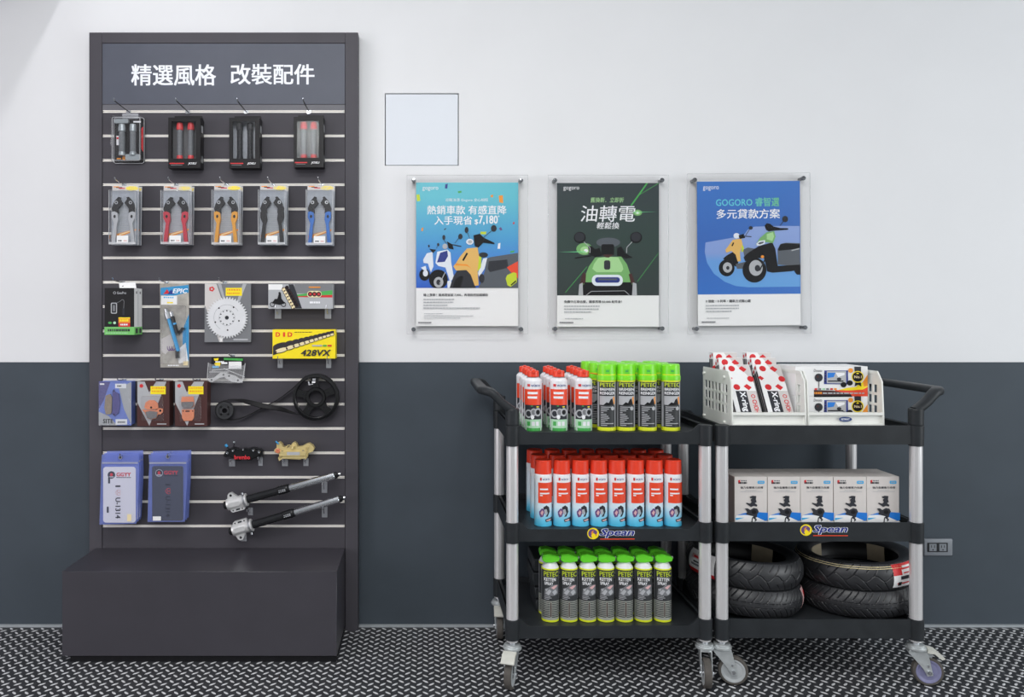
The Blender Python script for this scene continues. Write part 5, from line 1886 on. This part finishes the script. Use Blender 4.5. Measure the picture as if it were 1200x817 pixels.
def can_green():
    t = thing('spray_can', 'x', 'spray can', (0, 0, 0), 0, 'lime-capped dark cleaner cans')
    r = .0332
    Z = .235 / 78.6
    y0 = 427.0
    zt = .236
    zz = lambda py: zt - (py - y0) * Z
    b = MB()
    b.lathe([(r - .002, 0), (r, .0012), (r, .003, 'lime_band'), (r, zz(501.4), 'lime_band'), (r, zz(501.3), 'can_dark'), (r, zz(447.8), 'can_dark'), (r, zz(447.7), 'lime_band'), (r, zz(446), 'lime_band'), (r - .006, zz(444), 'steel')], 'steel', 32)
    canmap(b, r, zt)
    y = lambda py: (py - y0) * Z * 1000
    b.rect(-34, y(448.2), -28, y(501), 'ink_light')
    b.rect(25.5, y(448.2), 29, y(501), 'ink_light')
    b.rect(-26, y(448.3), 25, y(454.0), 'ink_dark')
    b.text('PETEC', -25, y(448.8), 26, y(453.6), 'ink_lime', .02)
    b.rect(-26, y(454.4), 25, y(463.6), 'ink_dark')
    b.text('BREMSEN', -25, y(455.0), 25.5, y(458.2), 'ink_white', .03)
    b.text('REINIGER', -25, y(459.4), 25.5, y(462.8), 'ink_white', .03)
    b.rect(-26, y(464.4), 25, y(475.0), 'ink_silver')
    b.poly([(-20, y(475)), (-12, y(469)), (0, y(466.6)), (6, y(469)), (2, y(475))], 'ink_light')
    b.poly([(-14, y(475)), (-4, y(471.6)), (4, y(472.6)), (10, y(468.4)), (16, y(467)), (22, y(475))], 'ink_black')
    b.poly([(18, y(466)), (24, y(465)), (25, y(474)), (21, y(474))], 'ink_orange')
    for i in range(11):
        v = 477 + i * 2.15
        b.rect(-22, y(v), (12, 4, -2, -14, -4, 2, 6, 0, -8, 20, -2)[i], y(v + .9), 'ink_light')
    b.poly(el(17, y(479), 6, 7, 16), 'ink_light')
    b.build('can_body', t)
    b = MB()
    b.lathe([(r + .0008, zz(446)), (r + .0012, zz(445.6)), (r + .0012, zz(441.4)), (r - .0006, zz(440.6)), (r - .0018, zz(429)), (r - .003, zz(427.2)), (r - .007, zz(426.8)), (0, zz(426.9))], 'green_cap', 32)
    canmap(b, r - .0008, zt)
    b.h = .0004
    b.rect(-8, y(432.6), 8, y(438), 'green_cap_deep')
    b.rect(-5, y(433.8), 5, y(436), 'ink_green')
    b.rect(-30, y(438.8), 30, y(440), 'lime_band')
    b.build('spray_cap', t)
    return t

def can_red():
    t = thing('spray_can', 'x', 'spray can', (0, 0, 0), 0, 'blue and white spray cans with red caps')
    r = .0312
    Z = .2335 / 77.5
    y0, zt = 540, .2335
    zz = lambda py: zt - (py - y0) * Z
    b = MB()
    b.lathe([(r - .002, 0), (r, .001), (r, .003, 'can_blue'), (r, zz(557.6), 'can_blue'), (r - .001, zz(557), 'can_white'), (r - .003, zz(556), 'can_white')], 'can_blue', 32)
    canmap(b, r, zt)
    y = lambda py: (py - y0) * Z * 1000
    b.rect(-40, y(557.8), 40, y(565.8), 'ink_white')
    b.rect(-14, y(560.0), -8, y(563.4), 'ink_red')
    b.text('WÜRTH', -6, y(560.4), 20, y(563.2), 'ink_navy', .02)
    b.rect(-20, y(565.8), 30, y(589.8), 'ink_orange_red')
    b.rect(-14, y(572.6), 14, y(574.4), 'ink_white')
    b.rect(-14, y(577.6), 19, y(579.2), 'ink_white')
    b.rect(-14, y(580.0), -5, y(581.4), 'ink_white')
    b.rect(-34, y(562), -30, y(612), 'ink_light')
    J = lambda px, py: ((px - 120) * .42, y(530 + py / 7.43))
    for p, m in (([(80, 520), (100, 490), (118, 492), (128, 520), (112, 560), (92, 568), (82, 545)], 'ink_purple'),
                 ([(90, 530), (104, 505), (116, 520), (104, 552)], 'ink_pink'),
                 ([(112, 480), (140, 462), (162, 480), (168, 520), (150, 560), (132, 562), (150, 530), (140, 495), (120, 500)], 'ink_dark'),
                 ([(120, 500), (140, 498), (146, 525), (134, 548), (124, 530)], 'ink_light'),
                 ([(128, 585), (190, 568), (196, 590), (186, 612), (176, 600), (136, 608)], 'ink_dark'),
                 ([(136, 592), (170, 582), (180, 590), (168, 600), (140, 600)], 'ink_pink')):
        b.poly([J(*q) for q in p], m)
    b.build('can_body', t)
    b = MB()
    b.lathe([(r - .0022, zz(556.4)), (r - .0012, zz(556)), (r - .0016, zz(541)), (r - .004, zz(540)), (r - .007, zz(540.4)), (0, zz(540.6))], 'red_cap', 32)
    b.build('spray_cap', t)
    return t

def can_chain():
    t = thing('spray_can', 'x', 'spray can', (0, 0, 0), 0, 'dark chain spray cans with slanted green caps')
    r = .0312
    Z = .238 / 79.0
    y0, zt = 652, .238
    zz = lambda py: zt - (py - y0) * Z
    b = MB()
    b.lathe([(r - .002, 0), (r, .0015), (r, .004, 'lime_band'), (r, .0085, 'lime_band'), (r, .0086, 'can_silver'), (r, zz(706), 'can_silver'), (r, zz(705.9), 'can_dark'), (r, zz(670), 'can_dark'), (r, zz(669), 'lime_band'), (r - .001, zz(668.2), 'lime_band'),
             (r - .004, zz(666.4), 'can_white'), (r - .009, zz(663.4), 'can_white'), (r - .013, zz(662.4), 'can_white'), (.014, zz(660), 'can_white')], 'can_dark', 32)
    canmap(b, r, zt)
    y = lambda py: (py - y0) * Z * 1000
    b.rect(-36, y(670), -30, y(704), 'ink_light')
    b.rect(29, y(670), 33, y(704), 'ink_light')
    b.text('PETEC', -24, y(671.6), 26, y(677.4), 'ink_lime', .02)
    b.text('KETTEN', -23, y(678.6), 17, y(682.6), 'ink_white', .03)
    b.text('SPRAY', -22, y(683.6), 8, y(687.2), 'ink_white', .03)
    b.poly([(-22, y(699)), (-20, y(692)), (-8, y(690)), (4, y(686.6)), (24, y(687)), (25, y(698)), (8, y(699.6))], 'ink_grey')
    for p, m in (([(-18, 697), (-6, 692), (2, 694), (-8, 699)], 'ink_light'), ([(0, 690), (14, 687.4), (24, 688), (10, 692)], 'ink_pink'), ([(4, 695), (16, 692), (22, 696), (12, 699)], 'ink_light'), ([(-20, 692.6), (-10, 691), (-14, 695)], 'ink_silver')):
        b.poly([(a, y(v)) for a, v in p], m)
    for i in range(3):
        b.rect(-22, y(700 + i * 1.7), (-2, 2, -6)[i], y(700.7 + i * 1.7), 'ink_light')
    for i in range(9):
        b.rect(-28, y(707 + i * 2.1), -3, y(707.9 + i * 2.1), 'ink_dark')
        b.rect(3, y(707 + i * 2.1), 27, y(707.9 + i * 2.1), 'ink_dark')
    b.rect(-1.5, y(707), 1.5, y(724), 'ink_brown')
    b.build('can_body', t)
    b = MB()
    b.lathe([(.016, zz(662.2)), (.019, zz(661)), (.021, zz(658)), (.020, zz(656.4))], 'green_cap_deep', 24)
    b.map = lambda u, v, h: (u, -h, v)
    prof = [(-.030, zz(659.5)), (-.020, zz(661.8)), (.004, zz(662)), (.030, zz(660)), (.034, zz(656.5)), (.030, zz(655.2)), (-.004, zz(652)), (-.026, zz(653.2)), (-.031, zz(656))]
    b.prism([(a * .96, c) for a, c in prof], -.019, .019, 'green_cap_deep')
    b.prism([(a * .9, zz(657) + (c - zz(657)) * .8) for a, c in prof], -.024, .024, 'green_cap_deep')
    b.build('spray_cap', t)
    b = MB()
    b.cyl((.030, 0, zz(657.6)), (.037, 0, zz(657.2)), .0045, 'ink_light', n=10)
    b.build('nozzle', t)
    return t

def on_cart(cx, rot, p):
    """World point -> kept as is; goods simply stand on the trays."""
    return Vector(p)

def stand(proto, spots, label):
    first = True
    for (px, row, col, Y, z, xs, ncol) in spots:
        loc = Vector((wx(px, Y0_) + xs, Y, z))
        o = proto if first else dup(proto, loc)
        o.location = loc
        o.rotation_euler = (0, 0, random.uniform(-.10, .10) + math.atan2(-loc.x, loc.y) * .3)
        o['label'] = label(row, col, ncol)
        first = False

ROWW = ['front', 'second', 'third', 'back']
def col_word(c, n):
    if c == 0: return 'leftmost'
    if c == n - 1: return 'rightmost'
    return ORD[c] + ' from the left'

Y0_ = 2.832
cw, tube_mb = can_white()
sp_ = []
for r_ in range(4):
    for c_, px in enumerate((624.6, 654.6, 683.4)):
        sp_.append((px, r_, c_, Y0_ + .079 * r_, TRAYS[2], random.uniform(-.003, .003) if r_ else 0, 3))
stand(cw, sp_, lambda r_, c_, n: 'white spray can with red cap, top tray, %s in the %s row' % (col_word(c_, n), ROWW[r_]))
b = MB().cyl((0, 0, 0), (.050, .010, -.010), .0014, 'red_cap', n=8)
o = b.build('spray_tube', loc=(wx(683.4, Y0_) + .022, Y0_ - .006, TRAYS[2] + .2035))
for ch in COL.objects:
    if ch.get('label', '') == 'white spray can with red cap, top tray, rightmost in the front row':
        o.parent = ch
        o.location = (.024, -.006, .2035)

cg = can_green()
sp_ = []
for r_ in range(3):
    for c_, px in enumerate((710.8, 733.2, 758.4, 785.8)):
        sp_.append((px, r_, c_, Y0_ + .080 * r_, TRAYS[2], -.013 * r_ + (random.uniform(-.003, .003) if r_ else 0), 4))
stand(cg, sp_, lambda r_, c_, n: 'dark can with lime cap, top tray, %s in the %s row' % (col_word(c_, n), ROWW[r_]))

cr = can_red()
sp_ = []
for r_ in range(3):
    for c_, px in enumerate((636.4, 658.2, 679.9, 701.4, 722.6, 744.4, 766.4, 788.4)):
        sp_.append((px, r_, c_, Y0_ + .104 * r_, TRAYS[1], random.uniform(-.002, .002) if r_ else 0, 8))
stand(cr, sp_, lambda r_, c_, n: 'red-capped blue and white can, middle tray, %s in the %s row' % (col_word(c_, n), ROWW[r_]))

ck = can_chain()
sp_ = []
for r_ in range(2):
    for c_, px in enumerate((644.8, 666.6, 688.4, 709.6, 731.4, 753.6, 776.2)):
        sp_.append((px, r_, c_, Y0_ + .067 * r_, TRAYS[0], random.uniform(-.0015, .0005) if r_ else 0, 7))
stand(ck, sp_, lambda r_, c_, n: 'dark can with slanted green cap, bottom tray, %s in the %s row' % (col_word(c_, n), ROWW[r_]))

# black ribbed case behind the chain spray cans
t = thing('tool_case', 'black ribbed plastic case behind the green-capped cans on the bottom tray', 'case', (.512, 2.965, TRAYS[0]))
b = MB()
for z0, z1, x0, x1 in ((0, .040, -.108, .10), (.046, .086, -.112, .10), (.092, .140, -.120, .10), (.146, .190, -.116, .10)):
    b.box(x0, x1, -.055, .12, z0, z1, 'plastic_black', .003)
b.box(-.10, .095, -.045, .115, .004, .186, 'plastic_black_gloss')
b.build('case_body', t)
for q in (-.072, -.058):
    b = MB().cyl((q, -.0565, .118), (q, -.0545, .118), .0045, 'ink_black', n=12)
    b.build('screw_hole', t)

# ------------------------------------------------------------------ storage bins on the right cart
ZT = TRAYS[2]
def bin_(x0, x1, yf, yb, label):
    t = thing('storage_bin', label, 'storage bin', ((x0 + x1) / 2, yf, ZT), 0, 'white storage bins')
    w, d, h = x1 - x0, yb - yf, .204
    th = .0028
    b = MB()
    b.box(-w / 2, w / 2, .004, d, .006, .010, 'bin_white')
    b.box(-w / 2 + .006, w / 2 - .006, d * .78, d - .003, .010, .034, 'bin_white')
    for sx in (-1, 1):
        for yy in (.012, d - .03):
            b.box(sx * (w / 2 - .016) - .008, sx * (w / 2 - .016) + .008, yy, yy + .016, 0, .007, 'bin_white')
    b.build('base', t)
    # side walls with oblong openings; the front of the wall slopes down to the lip
    for sx in (-1, 1):
        b = MB()
        b.map = lambda u, v, hh: (sx * (w / 2 - hh), u, v)
        us = [.030]
        for i in range(7):
            us += [.037 + i * .034, .037 + i * .034 + .021]
        us.append(d)
        vs_ = [.010]
        for j in range(3):
            vs_ += [.058 + j * .0375, .058 + j * .0375 + .028]
        vs_.append(h)
        hs = {(2 * i + 1, 2 * j + 1) for i in range(7) for j in range(3)}
        b.plate(us, vs_, hs, 0, th, 'bin_white')
        b.prism([(.030, .006), (.030, h - .004), (.028, h - .006), (.010, h - .030), (.002, .066), (0, .020), (.006, .006)], 0, th, 'bin_white')
        # rolled rim
        rim = [(d, h), (.034, h), (.010, h - .030), (.002, .066), (0, .020), (.010, .004)]
        b.sweep([(-.006, -.0025), (.006, -.0025), (.006, .0025), (-.006, .0025)], [(sx * (w / 2 - .003), a, c) for a, c in rim], 'bin_white', up=(1, 0, 0))
        for zc in (.186, .024):
            for yc in (.060, d - .020):
                b.cyl((sx * (w / 2 - .001), yc, zc), (sx * (w / 2 + .007), yc, zc), .0055, 'bin_white', n=12)
        b.build('side_wall', t)
    b = MB()
    b.box(-w / 2 + th, w / 2 - th, d - .003, d, .008, .055, 'bin_white')
    b.box(-w / 2, w / 2, d - .006, d, .050, .058, 'bin_white', .001)
    b.build('back_wall', t)
    b = MB()
    b.map = lambda u, v, hh: (u, v, hh)
    b.box(-w / 2 + .004, w / 2 - .004, .006, .010, .006, .062, 'bin_white')
    b.box(-w / 2 + .002, w / 2 - .002, -.004, .012, .056, .066, 'bin_white', .001)
    b.box(-w / 2 + .002, w / 2 - .002, -.006, .012, .008, .026, 'bin_white', .001)
    b.build('front_lip', t)
    return t

BYF = 2.800
bin1 = bin_(1.0775, 1.3415, BYF, BYF + .285, 'white perforated storage bin holding the leaning chain boxes')
bin2 = bin_(1.3455, 1.6155, BYF, BYF + .285, 'white perforated storage bin with a blue oval badge on its lip')
b = MB()
b.map = lambda u, v, h: (u, -h, -v)
b.h = .0005
b.poly(el(0, 0, .023, .0088, 26), 'blue_oval')
b.text('KEYWAY', -.015, -.0036, .015, .0036, 'ink_white', .03)
o = b.build('badge', bin2, (wx(990.5, BYF) - bin2.location.x, -.0008, .0425))

# chain boxes leaning in the left bin
def chain_pack(x, y, z, lean, label):
    """x, y: front bottom edge (left end); leans back by lean degrees."""
    t = thing('chain_carton', label, 'chain box', (x, y, z), 0, 'white and red chain boxes in the left bin')
    w, h, d = .0915, .232, .042
    b = MB()
    b.box(0, w, 0, d, 0, h, 'paper_white', .0006)
    s = 1000.0
    b.map = lambda a, v, hh: (a / s, -hh, h - v / s)
    b.h = .0003
    b.rect(.5, .5, 91, 231, 'paper_white')
    b.poly([(40, 1), (91, 1), (91, 80), (70, 40)], 'paper_grey')
    for q in (((22, 18), 12, 6), ((62, 20), 13, 4), ((82, 62), 12, 6), ((64, 96), 13, 4), ((24, 96), 12, 6), ((6, 58), 10, 4)):
        (cx, cy), rad, n = q
        if n == 4:
            b.poly([(cx - rad * 1.1, cy - rad * .2), (cx - rad * .1, cy - rad), (cx + rad * 1.1, cy + rad * .1), (cx + rad * .1, cy + rad)], 'ink_red')
        else:
            b.ell(cx, cy, rad, rad, 'ink_red', 20)
    b.poly([(34, 50), (52, 42), (54, 60), (42, 66)], 'paper_white')
    b.rect(16, 112, 55, 231, 'ink_dark')
    b.rect(55, 112, 91, 231, 'paper_grey')
    b.text('X-ring', 23, 115, 50, 196, 'ink_white', .035, 0, 90)
    b.ring(75, 134, 8, 8, 3, 'ink_red', 10)
    b.text('CHOHO', 67, 148, 84, 216, 'ink_red', .035, 0, 90)
    # side face on the left
    b.map = lambda a, v, hh: (-hh, a / s, h - v / s)
    b.h = .0003
    b.rect(2, 26, 41, 231, 'ink_dark')
    b.rect(13, 26, 17, 231, 'paper_grey')
    b.rect(27, 26, 29, 231, 'paper_grey')
    for q in ((10, 10), (30, 16)):
        b.ell(*q, 7, 7, 'ink_red', 14)
    b.build('carton', t)
    t.rotation_euler = (-R(lean), 0, 0)
    return t
# the back bottom edge of a leaning box touches the floor of the bin
fz = ZT + .0102
def lean_z(l): return fz + .042 * math.sin(R(l))
XL, XR = 1.113, 1.228
chain_pack(XL, 2.826, lean_z(34), 34, 'red-dotted chain box in the left bin, front of the left pile')
chain_pack(XR, 2.826, lean_z(34), 34, 'red-dotted chain box lettered X-ring, front of the right pile in the bin')
chain_pack(XL - .006, 2.9385, lean_z(16) + .004, 16, 'red-dotted chain box in the left bin, middle of the left pile')
chain_pack(XR + .004, 2.9385, lean_z(16) + .004, 16, 'red-dotted chain box in the left bin, middle of the right pile')
chain_pack(XL - .012, 3.0405, fz + .0245, 0, 'red-dotted chain box in the left bin, rear of the left pile')
chain_pack(XR + .002, 3.0405, fz + .0245, 0, 'red-dotted chain box in the left bin, rear of the right pile')

# boxed screens in the right bin
def screen_box(z, label):
    Yb = 2.872
    x0, x1 = wx(932, Yb), wx(1016.8, Yb)
    t = thing('display_carton', label, 'boxed screen', (x0, Yb, z), 0, 'boxed screens in the right bin')
    w, h, d = x1 - x0, .1065, .150
    b = MB()
    b.box(0, w, 0, d, 0, h, 'paper_white', .0006)
    Qs = lambda a, v: ((930 + a / 9.61), (420 + v / 9.61))
    kk = Yb / F
    def mp_(a, v, hh):
        return ((930 + a / 9.61 - 932) * kk, -hh, h - (v - 120) / 9.61 * kk)
    b.map = mp_
    b.h = .0003
    b.poly([(600, 360), (700, 350), (780, 290), (834, 220), (834, 400), (450, 400)], 'ink_yellow')
    b.poly([(780, 290), (834, 210), (834, 340), (790, 350)], 'ink_orange')
    b.poly([(470, 385), (640, 390), (780, 380), (834, 350), (834, 456), (650, 456), (620, 430), (450, 420)], 'ink_orange_red')
    b.poly([(228, 385), (450, 392), (640, 430), (660, 458), (228, 466)], 'ink_brown')
    b.poly([(228, 440), (640, 440), (660, 462), (228, 466)], 'ink_black')
    b.small_print(328, 414, 810, 428, 'ink_light', 40, 10)
    b.small_print(232, 408, 318, 430, 'ink_orange', 14, 6)
    b.poly([(345, 165), (610, 165), (614, 322), (340, 318)], 'ink_navy')
    b.poly([(372, 172), (590, 172), (590, 312), (372, 308)], 'ink_silver')
    b.rect(380, 186, 572, 290, 'ink_light')
    b.poly([(380, 190), (470, 190), (450, 240), (380, 250)], 'ink_blue')
    b.poly([(470, 190), (572, 190), (572, 215), (500, 240)], 'ink_white')
    b.rect(384, 278, 560, 291, 'ink_black')
    b.ell(510, 262, 26, 18, 'ink_dark', 14)
    for i in range(4):
        b.rect(345, 190 + i * 30, 360, 204 + i * 30, 'ink_black')
    b.ell(280, 245, 46, 46, 'ink_dark', 24)
    b.ell(270, 235, 14, 14, 'ink_brown', 14)
    b.line([(283, 290), (283, 380)], 8, 'ink_dark')
    b.text('Dmoto', 224, 150, 318, 182, 'ink_grey', .02, .2)
    for q in ((560, 325), (630, 305)):
        b.ell(*q, 34, 30, 'ink_black', 18)
    b.ell(640, 165, 28, 26, 'ink_orange', 20)
    b.poly([(680, 122), (756, 122), (756, 180), (684, 180)], 'ink_dark')
    b.poly([(690, 300), (755, 300), (760, 345), (724, 325), (684, 345)], 'ink_black')
    b.ell(718, 236, 68, 66, 'ink_yellow', 30)
    b.ell(718, 236, 58, 56, 'ink_black', 30)
    b.rect(672, 222, 768, 252, 'ink_brown')
    b.text('No.1', 680, 222, 764, 252, 'ink_cream', .03)
    b.poly([(700, 200), (718, 188), (736, 200), (718, 206)], 'ink_yellow')
    for i, m in enumerate(('ink_red', 'ink_grey', 'ink_mint', 'ink_grey', 'ink_red', 'ink_orange')):
        b.rect(232 + i * 44, 364, 262 + i * 44, 384, m)
    b.build('carton', t)
    return t
screen_box(ZT + .0105, 'gold-sealed screen carton, lower of the two in the right bin')
screen_box(ZT + .1175, 'gold-sealed screen carton, upper of the two in the right bin')

# small cartons on the middle tray of the right cart
Yc = 2.812
kc = Yc / F
proto = None
for r_ in range(2):
    for c_ in range(5):
        x0 = wx(860.6 + 38.7 * c_, Yc) + .0008
        loc = (x0, Yc + .072 * r_ + random.uniform(-.0015, .0015), TRAYS[1] + .0002)
        lab = 'pale carton with blue swash, middle tray, %s in the %s row' % (col_word(c_, 5), 'front' if r_ == 0 else 'rear')
        if proto:
            dup(proto, loc, random.uniform(-.006, .006), lab)
            continue
        t = proto = thing('mount_carton', lab, 'carton', loc, 0, 'pale cartons on the middle tray')
        w, h, d = 38.7 * kc - .0022, .1755, .0685
        b = MB()
        b.box(0, w, 0, d, 0, h, 'carton_grey', .0007)
        mp_ = lambda a, v, hh: ((a - 100) / 9.08 * kc * 1.006, -hh, h - (v - 130) / 9.08 * kc)
        b.map = mp_
        b.h = .0003
        b.rect(101, 131, 445, 132, 'carton_grey')
        b.poly([(136, 170), (158, 164), (160, 205), (138, 206)], 'ink_red')
        b.small_print(166, 168, 226, 180, 'ink_grey', 18, 4)
        b.small_print(140, 188, 228, 206, 'ink_dark', 14, 4)
        b.poly(rr(342, 174, 414, 206, 10), 'ink_sky')
        b.small_print(354, 184, 402, 196, 'ink_light', 14, 4)
        b.text('強力金屬重力支撐', 160, 234, 400, 258, 'ink_dark', .02)
        b.small_print(212, 272, 334, 277, 'ink_light', 14, 4)
        b.small_print(160, 286, 396, 291, 'ink_light', 14, 4)
        b.poly([(120, 540), (210, 515), (330, 506), (449, 514), (449, 590), (420, 600), (320, 556), (230, 540)], 'ink_blue')
        b.poly([(120, 540), (200, 536), (300, 545), (420, 600), (300, 606), (104, 606), (104, 570)], 'paper_white')
        b.poly([(106, 568), (200, 566), (110, 592)], 'ink_sky')
        b.poly([(256, 345), (286, 332), (326, 336), (322, 372), (330, 400), (310, 410), (338, 432), (330, 448), (300, 440), (270, 452), (240, 430), (218, 416), (222, 406), (262, 416), (276, 400), (266, 376), (282, 360), (262, 356)], 'ink_dark')
        b.poly([(206, 468), (236, 466), (262, 484), (300, 462), (336, 470), (352, 500), (338, 528), (330, 560), (318, 566), (334, 588), (318, 606), (308, 604), (314, 588), (292, 570), (286, 606), (274, 606), (280, 566), (296, 552), (240, 538), (216, 528), (230, 506)], 'ink_dark')
        b.ell(302, 506, 26, 22, 'ink_black', 16)
        b.rect(104, 606, 449, 640, 'paper_white')
        b.h += .0001
        b.poly([(272, 606), (288, 606), (290, 640), (276, 640)], 'ink_dark')
        b.build('carton', t)
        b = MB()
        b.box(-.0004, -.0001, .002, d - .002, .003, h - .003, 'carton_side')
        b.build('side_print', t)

# ------------------------------------------------------------------ tyres
def tyre_mesh(kind):
    Ro, Ri, hw = .2065, .145, .048
    nt = 1000
    tread = []
    nz = 46
    for i in range(nz + 1):
        z = -.0465 + .093 * i / nz
        q = abs(z) / .0465
        r = Ro - .017 * q ** 2.4
        tread.append((r, z, True))
    prof = [(Ri, -.032, False), (Ri + .004, -.0385, False), (Ri + .012, -.0432, False), (Ri + .024, -.0470, False), (Ri + .036, -.0480, False)] + tread + \
           [(Ri + .036, .0480, False), (Ri + .024, .0470, False), (Ri + .012, .0432, False), (Ri + .004, .0385, False), (Ri, .032, False),
            (Ri + .006, .026, False), (Ri + .022, .036, False), (Ri + .042, .036, False), (Ri + .050, .02, False), (Ri + .052, 0, False), (Ri + .050, -.02, False), (Ri + .042, -.036, False), (Ri + .022, -.036, False), (Ri + .006, -.026, False)]
    N = 20 if kind == 0 else 26
    def groove(a, z):
        p = (a / (2 * PI) * N) % 1.0
        az = abs(z)
        per = 2 * PI * Ro / N
        best = 1.0
        if kind == 0:                                  # long swept cuts meeting a wandering line
            ph = (p + (.5 if z < 0 else 0)) % 1.0
            for c0, sl, zmin, zmax in ((.15, 9.0, .008, .046), (.62, 13.0, .022, .046)):
                c = c0 + sl * (az - .008) + 60 * (az - .008) ** 2
                dlt = abs((ph - c + .5) % 1.0 - .5) * per
                if zmin < az < zmax:
                    best = min(best, dlt)
            zc = .010 * math.sin(2 * PI * p)
            best = min(best, abs(z - zc) * 1.2)
        else:                                          # chevron slots
            ph = (p + (.5 if z < 0 else 0)) % 1.0
            for c0, sl, zmin, zmax in ((.1, 16.0, .006, .044), (.55, 16.0, .018, .046)):
                c = c0 + sl * az
                dlt = abs((ph - c + .5) % 1.0 - .5) * per
                if zmin < az < zmax:
                    best = min(best, dlt)
            best = min(best, abs(az - .008) * 1.5 if (p * 2 % 1.0) < .7 else 1.0)
        return best
    vs = []
    k = len(prof)
    for i in range(nt):
        a = 2 * PI * i / nt
        ca, sa = math.cos(a), math.sin(a)
        for (r, z, tr) in prof:
            if tr:
                g = groove(a, z)
                r -= .0030 * max(0.0, min(1.0, (.0017 - g) / .0008 + .5))
            vs.append((r * ca, r * sa, z))
    fs = []
    for i in range(nt):
        j = (i + 1) % nt
        for q in range(k):
            q2 = (q + 1) % k
            fs.append([i * k + q, i * k + q2, j * k + q2, j * k + q])
    return MB().add(vs, fs, 'rubber')

def tyre_patch(b, a0, a1, z0, z1, m, n=14, lift=.0012):
    """A paper label wrapped on the tread, angles in degrees (0 = +x, -90 = towards the camera)."""
    def rad(z):
        return .2065 - .017 * (abs(z) / .0465) ** 2.4 + lift
    nzz = 6
    vs = []
    for i in range(n + 1):
        for j in range(nzz + 1):
            a, z = R(a0 + (a1 - a0) * i / n), z0 + (z1 - z0) * j / nzz
            r = rad(z)
            vs.append((r * math.cos(a), r * math.sin(a), z))
    fs = [[i * (nzz + 1) + j, (i + 1) * (nzz + 1) + j, (i + 1) * (nzz + 1) + j + 1, i * (nzz + 1) + j + 1] for i in range(n) for j in range(nzz)]
    return b.add(vs, fs, m)

meshA, meshB = None, None
def tyre(kind, x, y, z, tilt, spin, label):
    global meshA, meshB
    t = thing('scooter_tyre', label, 'tyre', (x, y, z), 0, 'scooter tyres on the bottom tray')
    t.rotation_euler = (0, tilt, 0)
    src = meshA if kind == 0 else meshB
    if src is None:
        o = tyre_mesh(kind).build('tyre_body', t, (0, 0, .0485), smooth=50)
        if kind == 0: meshA = o
        else: meshB = o
    else:
        o = src.copy()
        COL.objects.link(o)
        o.parent = t
    o.rotation_euler = (0, 0, spin)
    return t

TZ = TRAYS[0]
LX, RX, TY = 1.195, 1.619, 2.996
tl = R(3.0)
def lab_part(t, spec, name='paper_label'):
    b = MB()
    b.M = Matrix.Translation((0, 0, .0485))
    for s_ in spec:
        tyre_patch(b, *s_[:5], lift=s_[5])
    return b.build(name, t, smooth=60)

zl = TZ + .0108
t1 = tyre(1, LX, TY, zl + .001, tl, .3, 'black scooter tyre lying at the bottom of the left pile')
t2 = tyre(0, LX, TY - .002, zl + .0995, tl, .1, 'black tyre on top of the left pile, label at its left')
t3 = tyre(1, RX, TY, zl + .001, -tl, 1.1, 'black scooter tyre lying at the bottom of the right pile')
t4 = tyre(0, RX, TY - .002, zl + .0995, -tl, .7, 'black tyre with cream rings and a label, top of the right pile')
lab_part(t4, ((-82, -52, -.036, .044, 'paper_white', .0012), (-82, -52, .026, .044, 'ink_red', .0016), (-82, -72, .008, .026, 'ink_red', .0016), (-70, -58, .031, .037, 'paper_white', .0020), (-70, -54, .012, .016, 'ink_red', .0016), (-74, -62, -.008, .004, 'ink_dark', .0016), (-78, -58, -.024, -.019, 'ink_red', .0016), (-77, -73, -.030, -.016, 'ink_black', .0020)))
lab_part(t2, ((-178, -140, -.030, .044, 'paper_white', .0012), (-172, -150, .016, .030, 'ink_pink', .0016), (-168, -152, .019, .026, 'ink_red', .0020), (-172, -148, -.010, -.002, 'ink_grey', .0016), (-168, -158, .002, .008, 'ink_dark', .0016), (-178, -140, -.036, -.022, 'ink_red', .0020)))
lab_part(t1, ((-36, -14, -.030, .040, 'ink_pink', .0012), (-31, -18, .010, .030, 'ink_red', .0016)))
b = MB()
b.M = Matrix.Translation((0, 0, .0485))
for r_, z_ in ((.1996, .0330), (.1958, .0388)):
    b.lathe([(r_ + .0018, z_ - .0006), (r_ + .0002, z_ + .0010)], 'ink_cream', 96, caps=False)
b.build('cream_ring', t4)
for tt, spots in ((t4, ((114, 148), (17, 44))), (t2, ((22, 56),))):
    for a0, a1 in spots:
        b = MB()
        b.M = Matrix.Translation((0, 0, .0485))
        n = 8
        for r_ in (.1438,):
            vs = []
            for i in range(n + 1):
                a = R(a0 + (a1 - a0) * i / n)
                for q, z_ in ((r_, -.031), (r_, .031), (r_ + .001, .031), (r_ + .001, -.031)):
                    vs.append((q * math.cos(a), q * math.sin(a), z_))
            fs = [[i * 4 + q, i * 4 + (q + 1) % 4, (i + 1) * 4 + (q + 1) % 4, (i + 1) * 4 + q] for i in range(n) for q in range(4)] + [[0, 1, 2, 3], [n * 4 + q for q in range(4)]]
            b.add(vs, fs, 'cardboard')
        b.build('cardboard_spacer', tt)
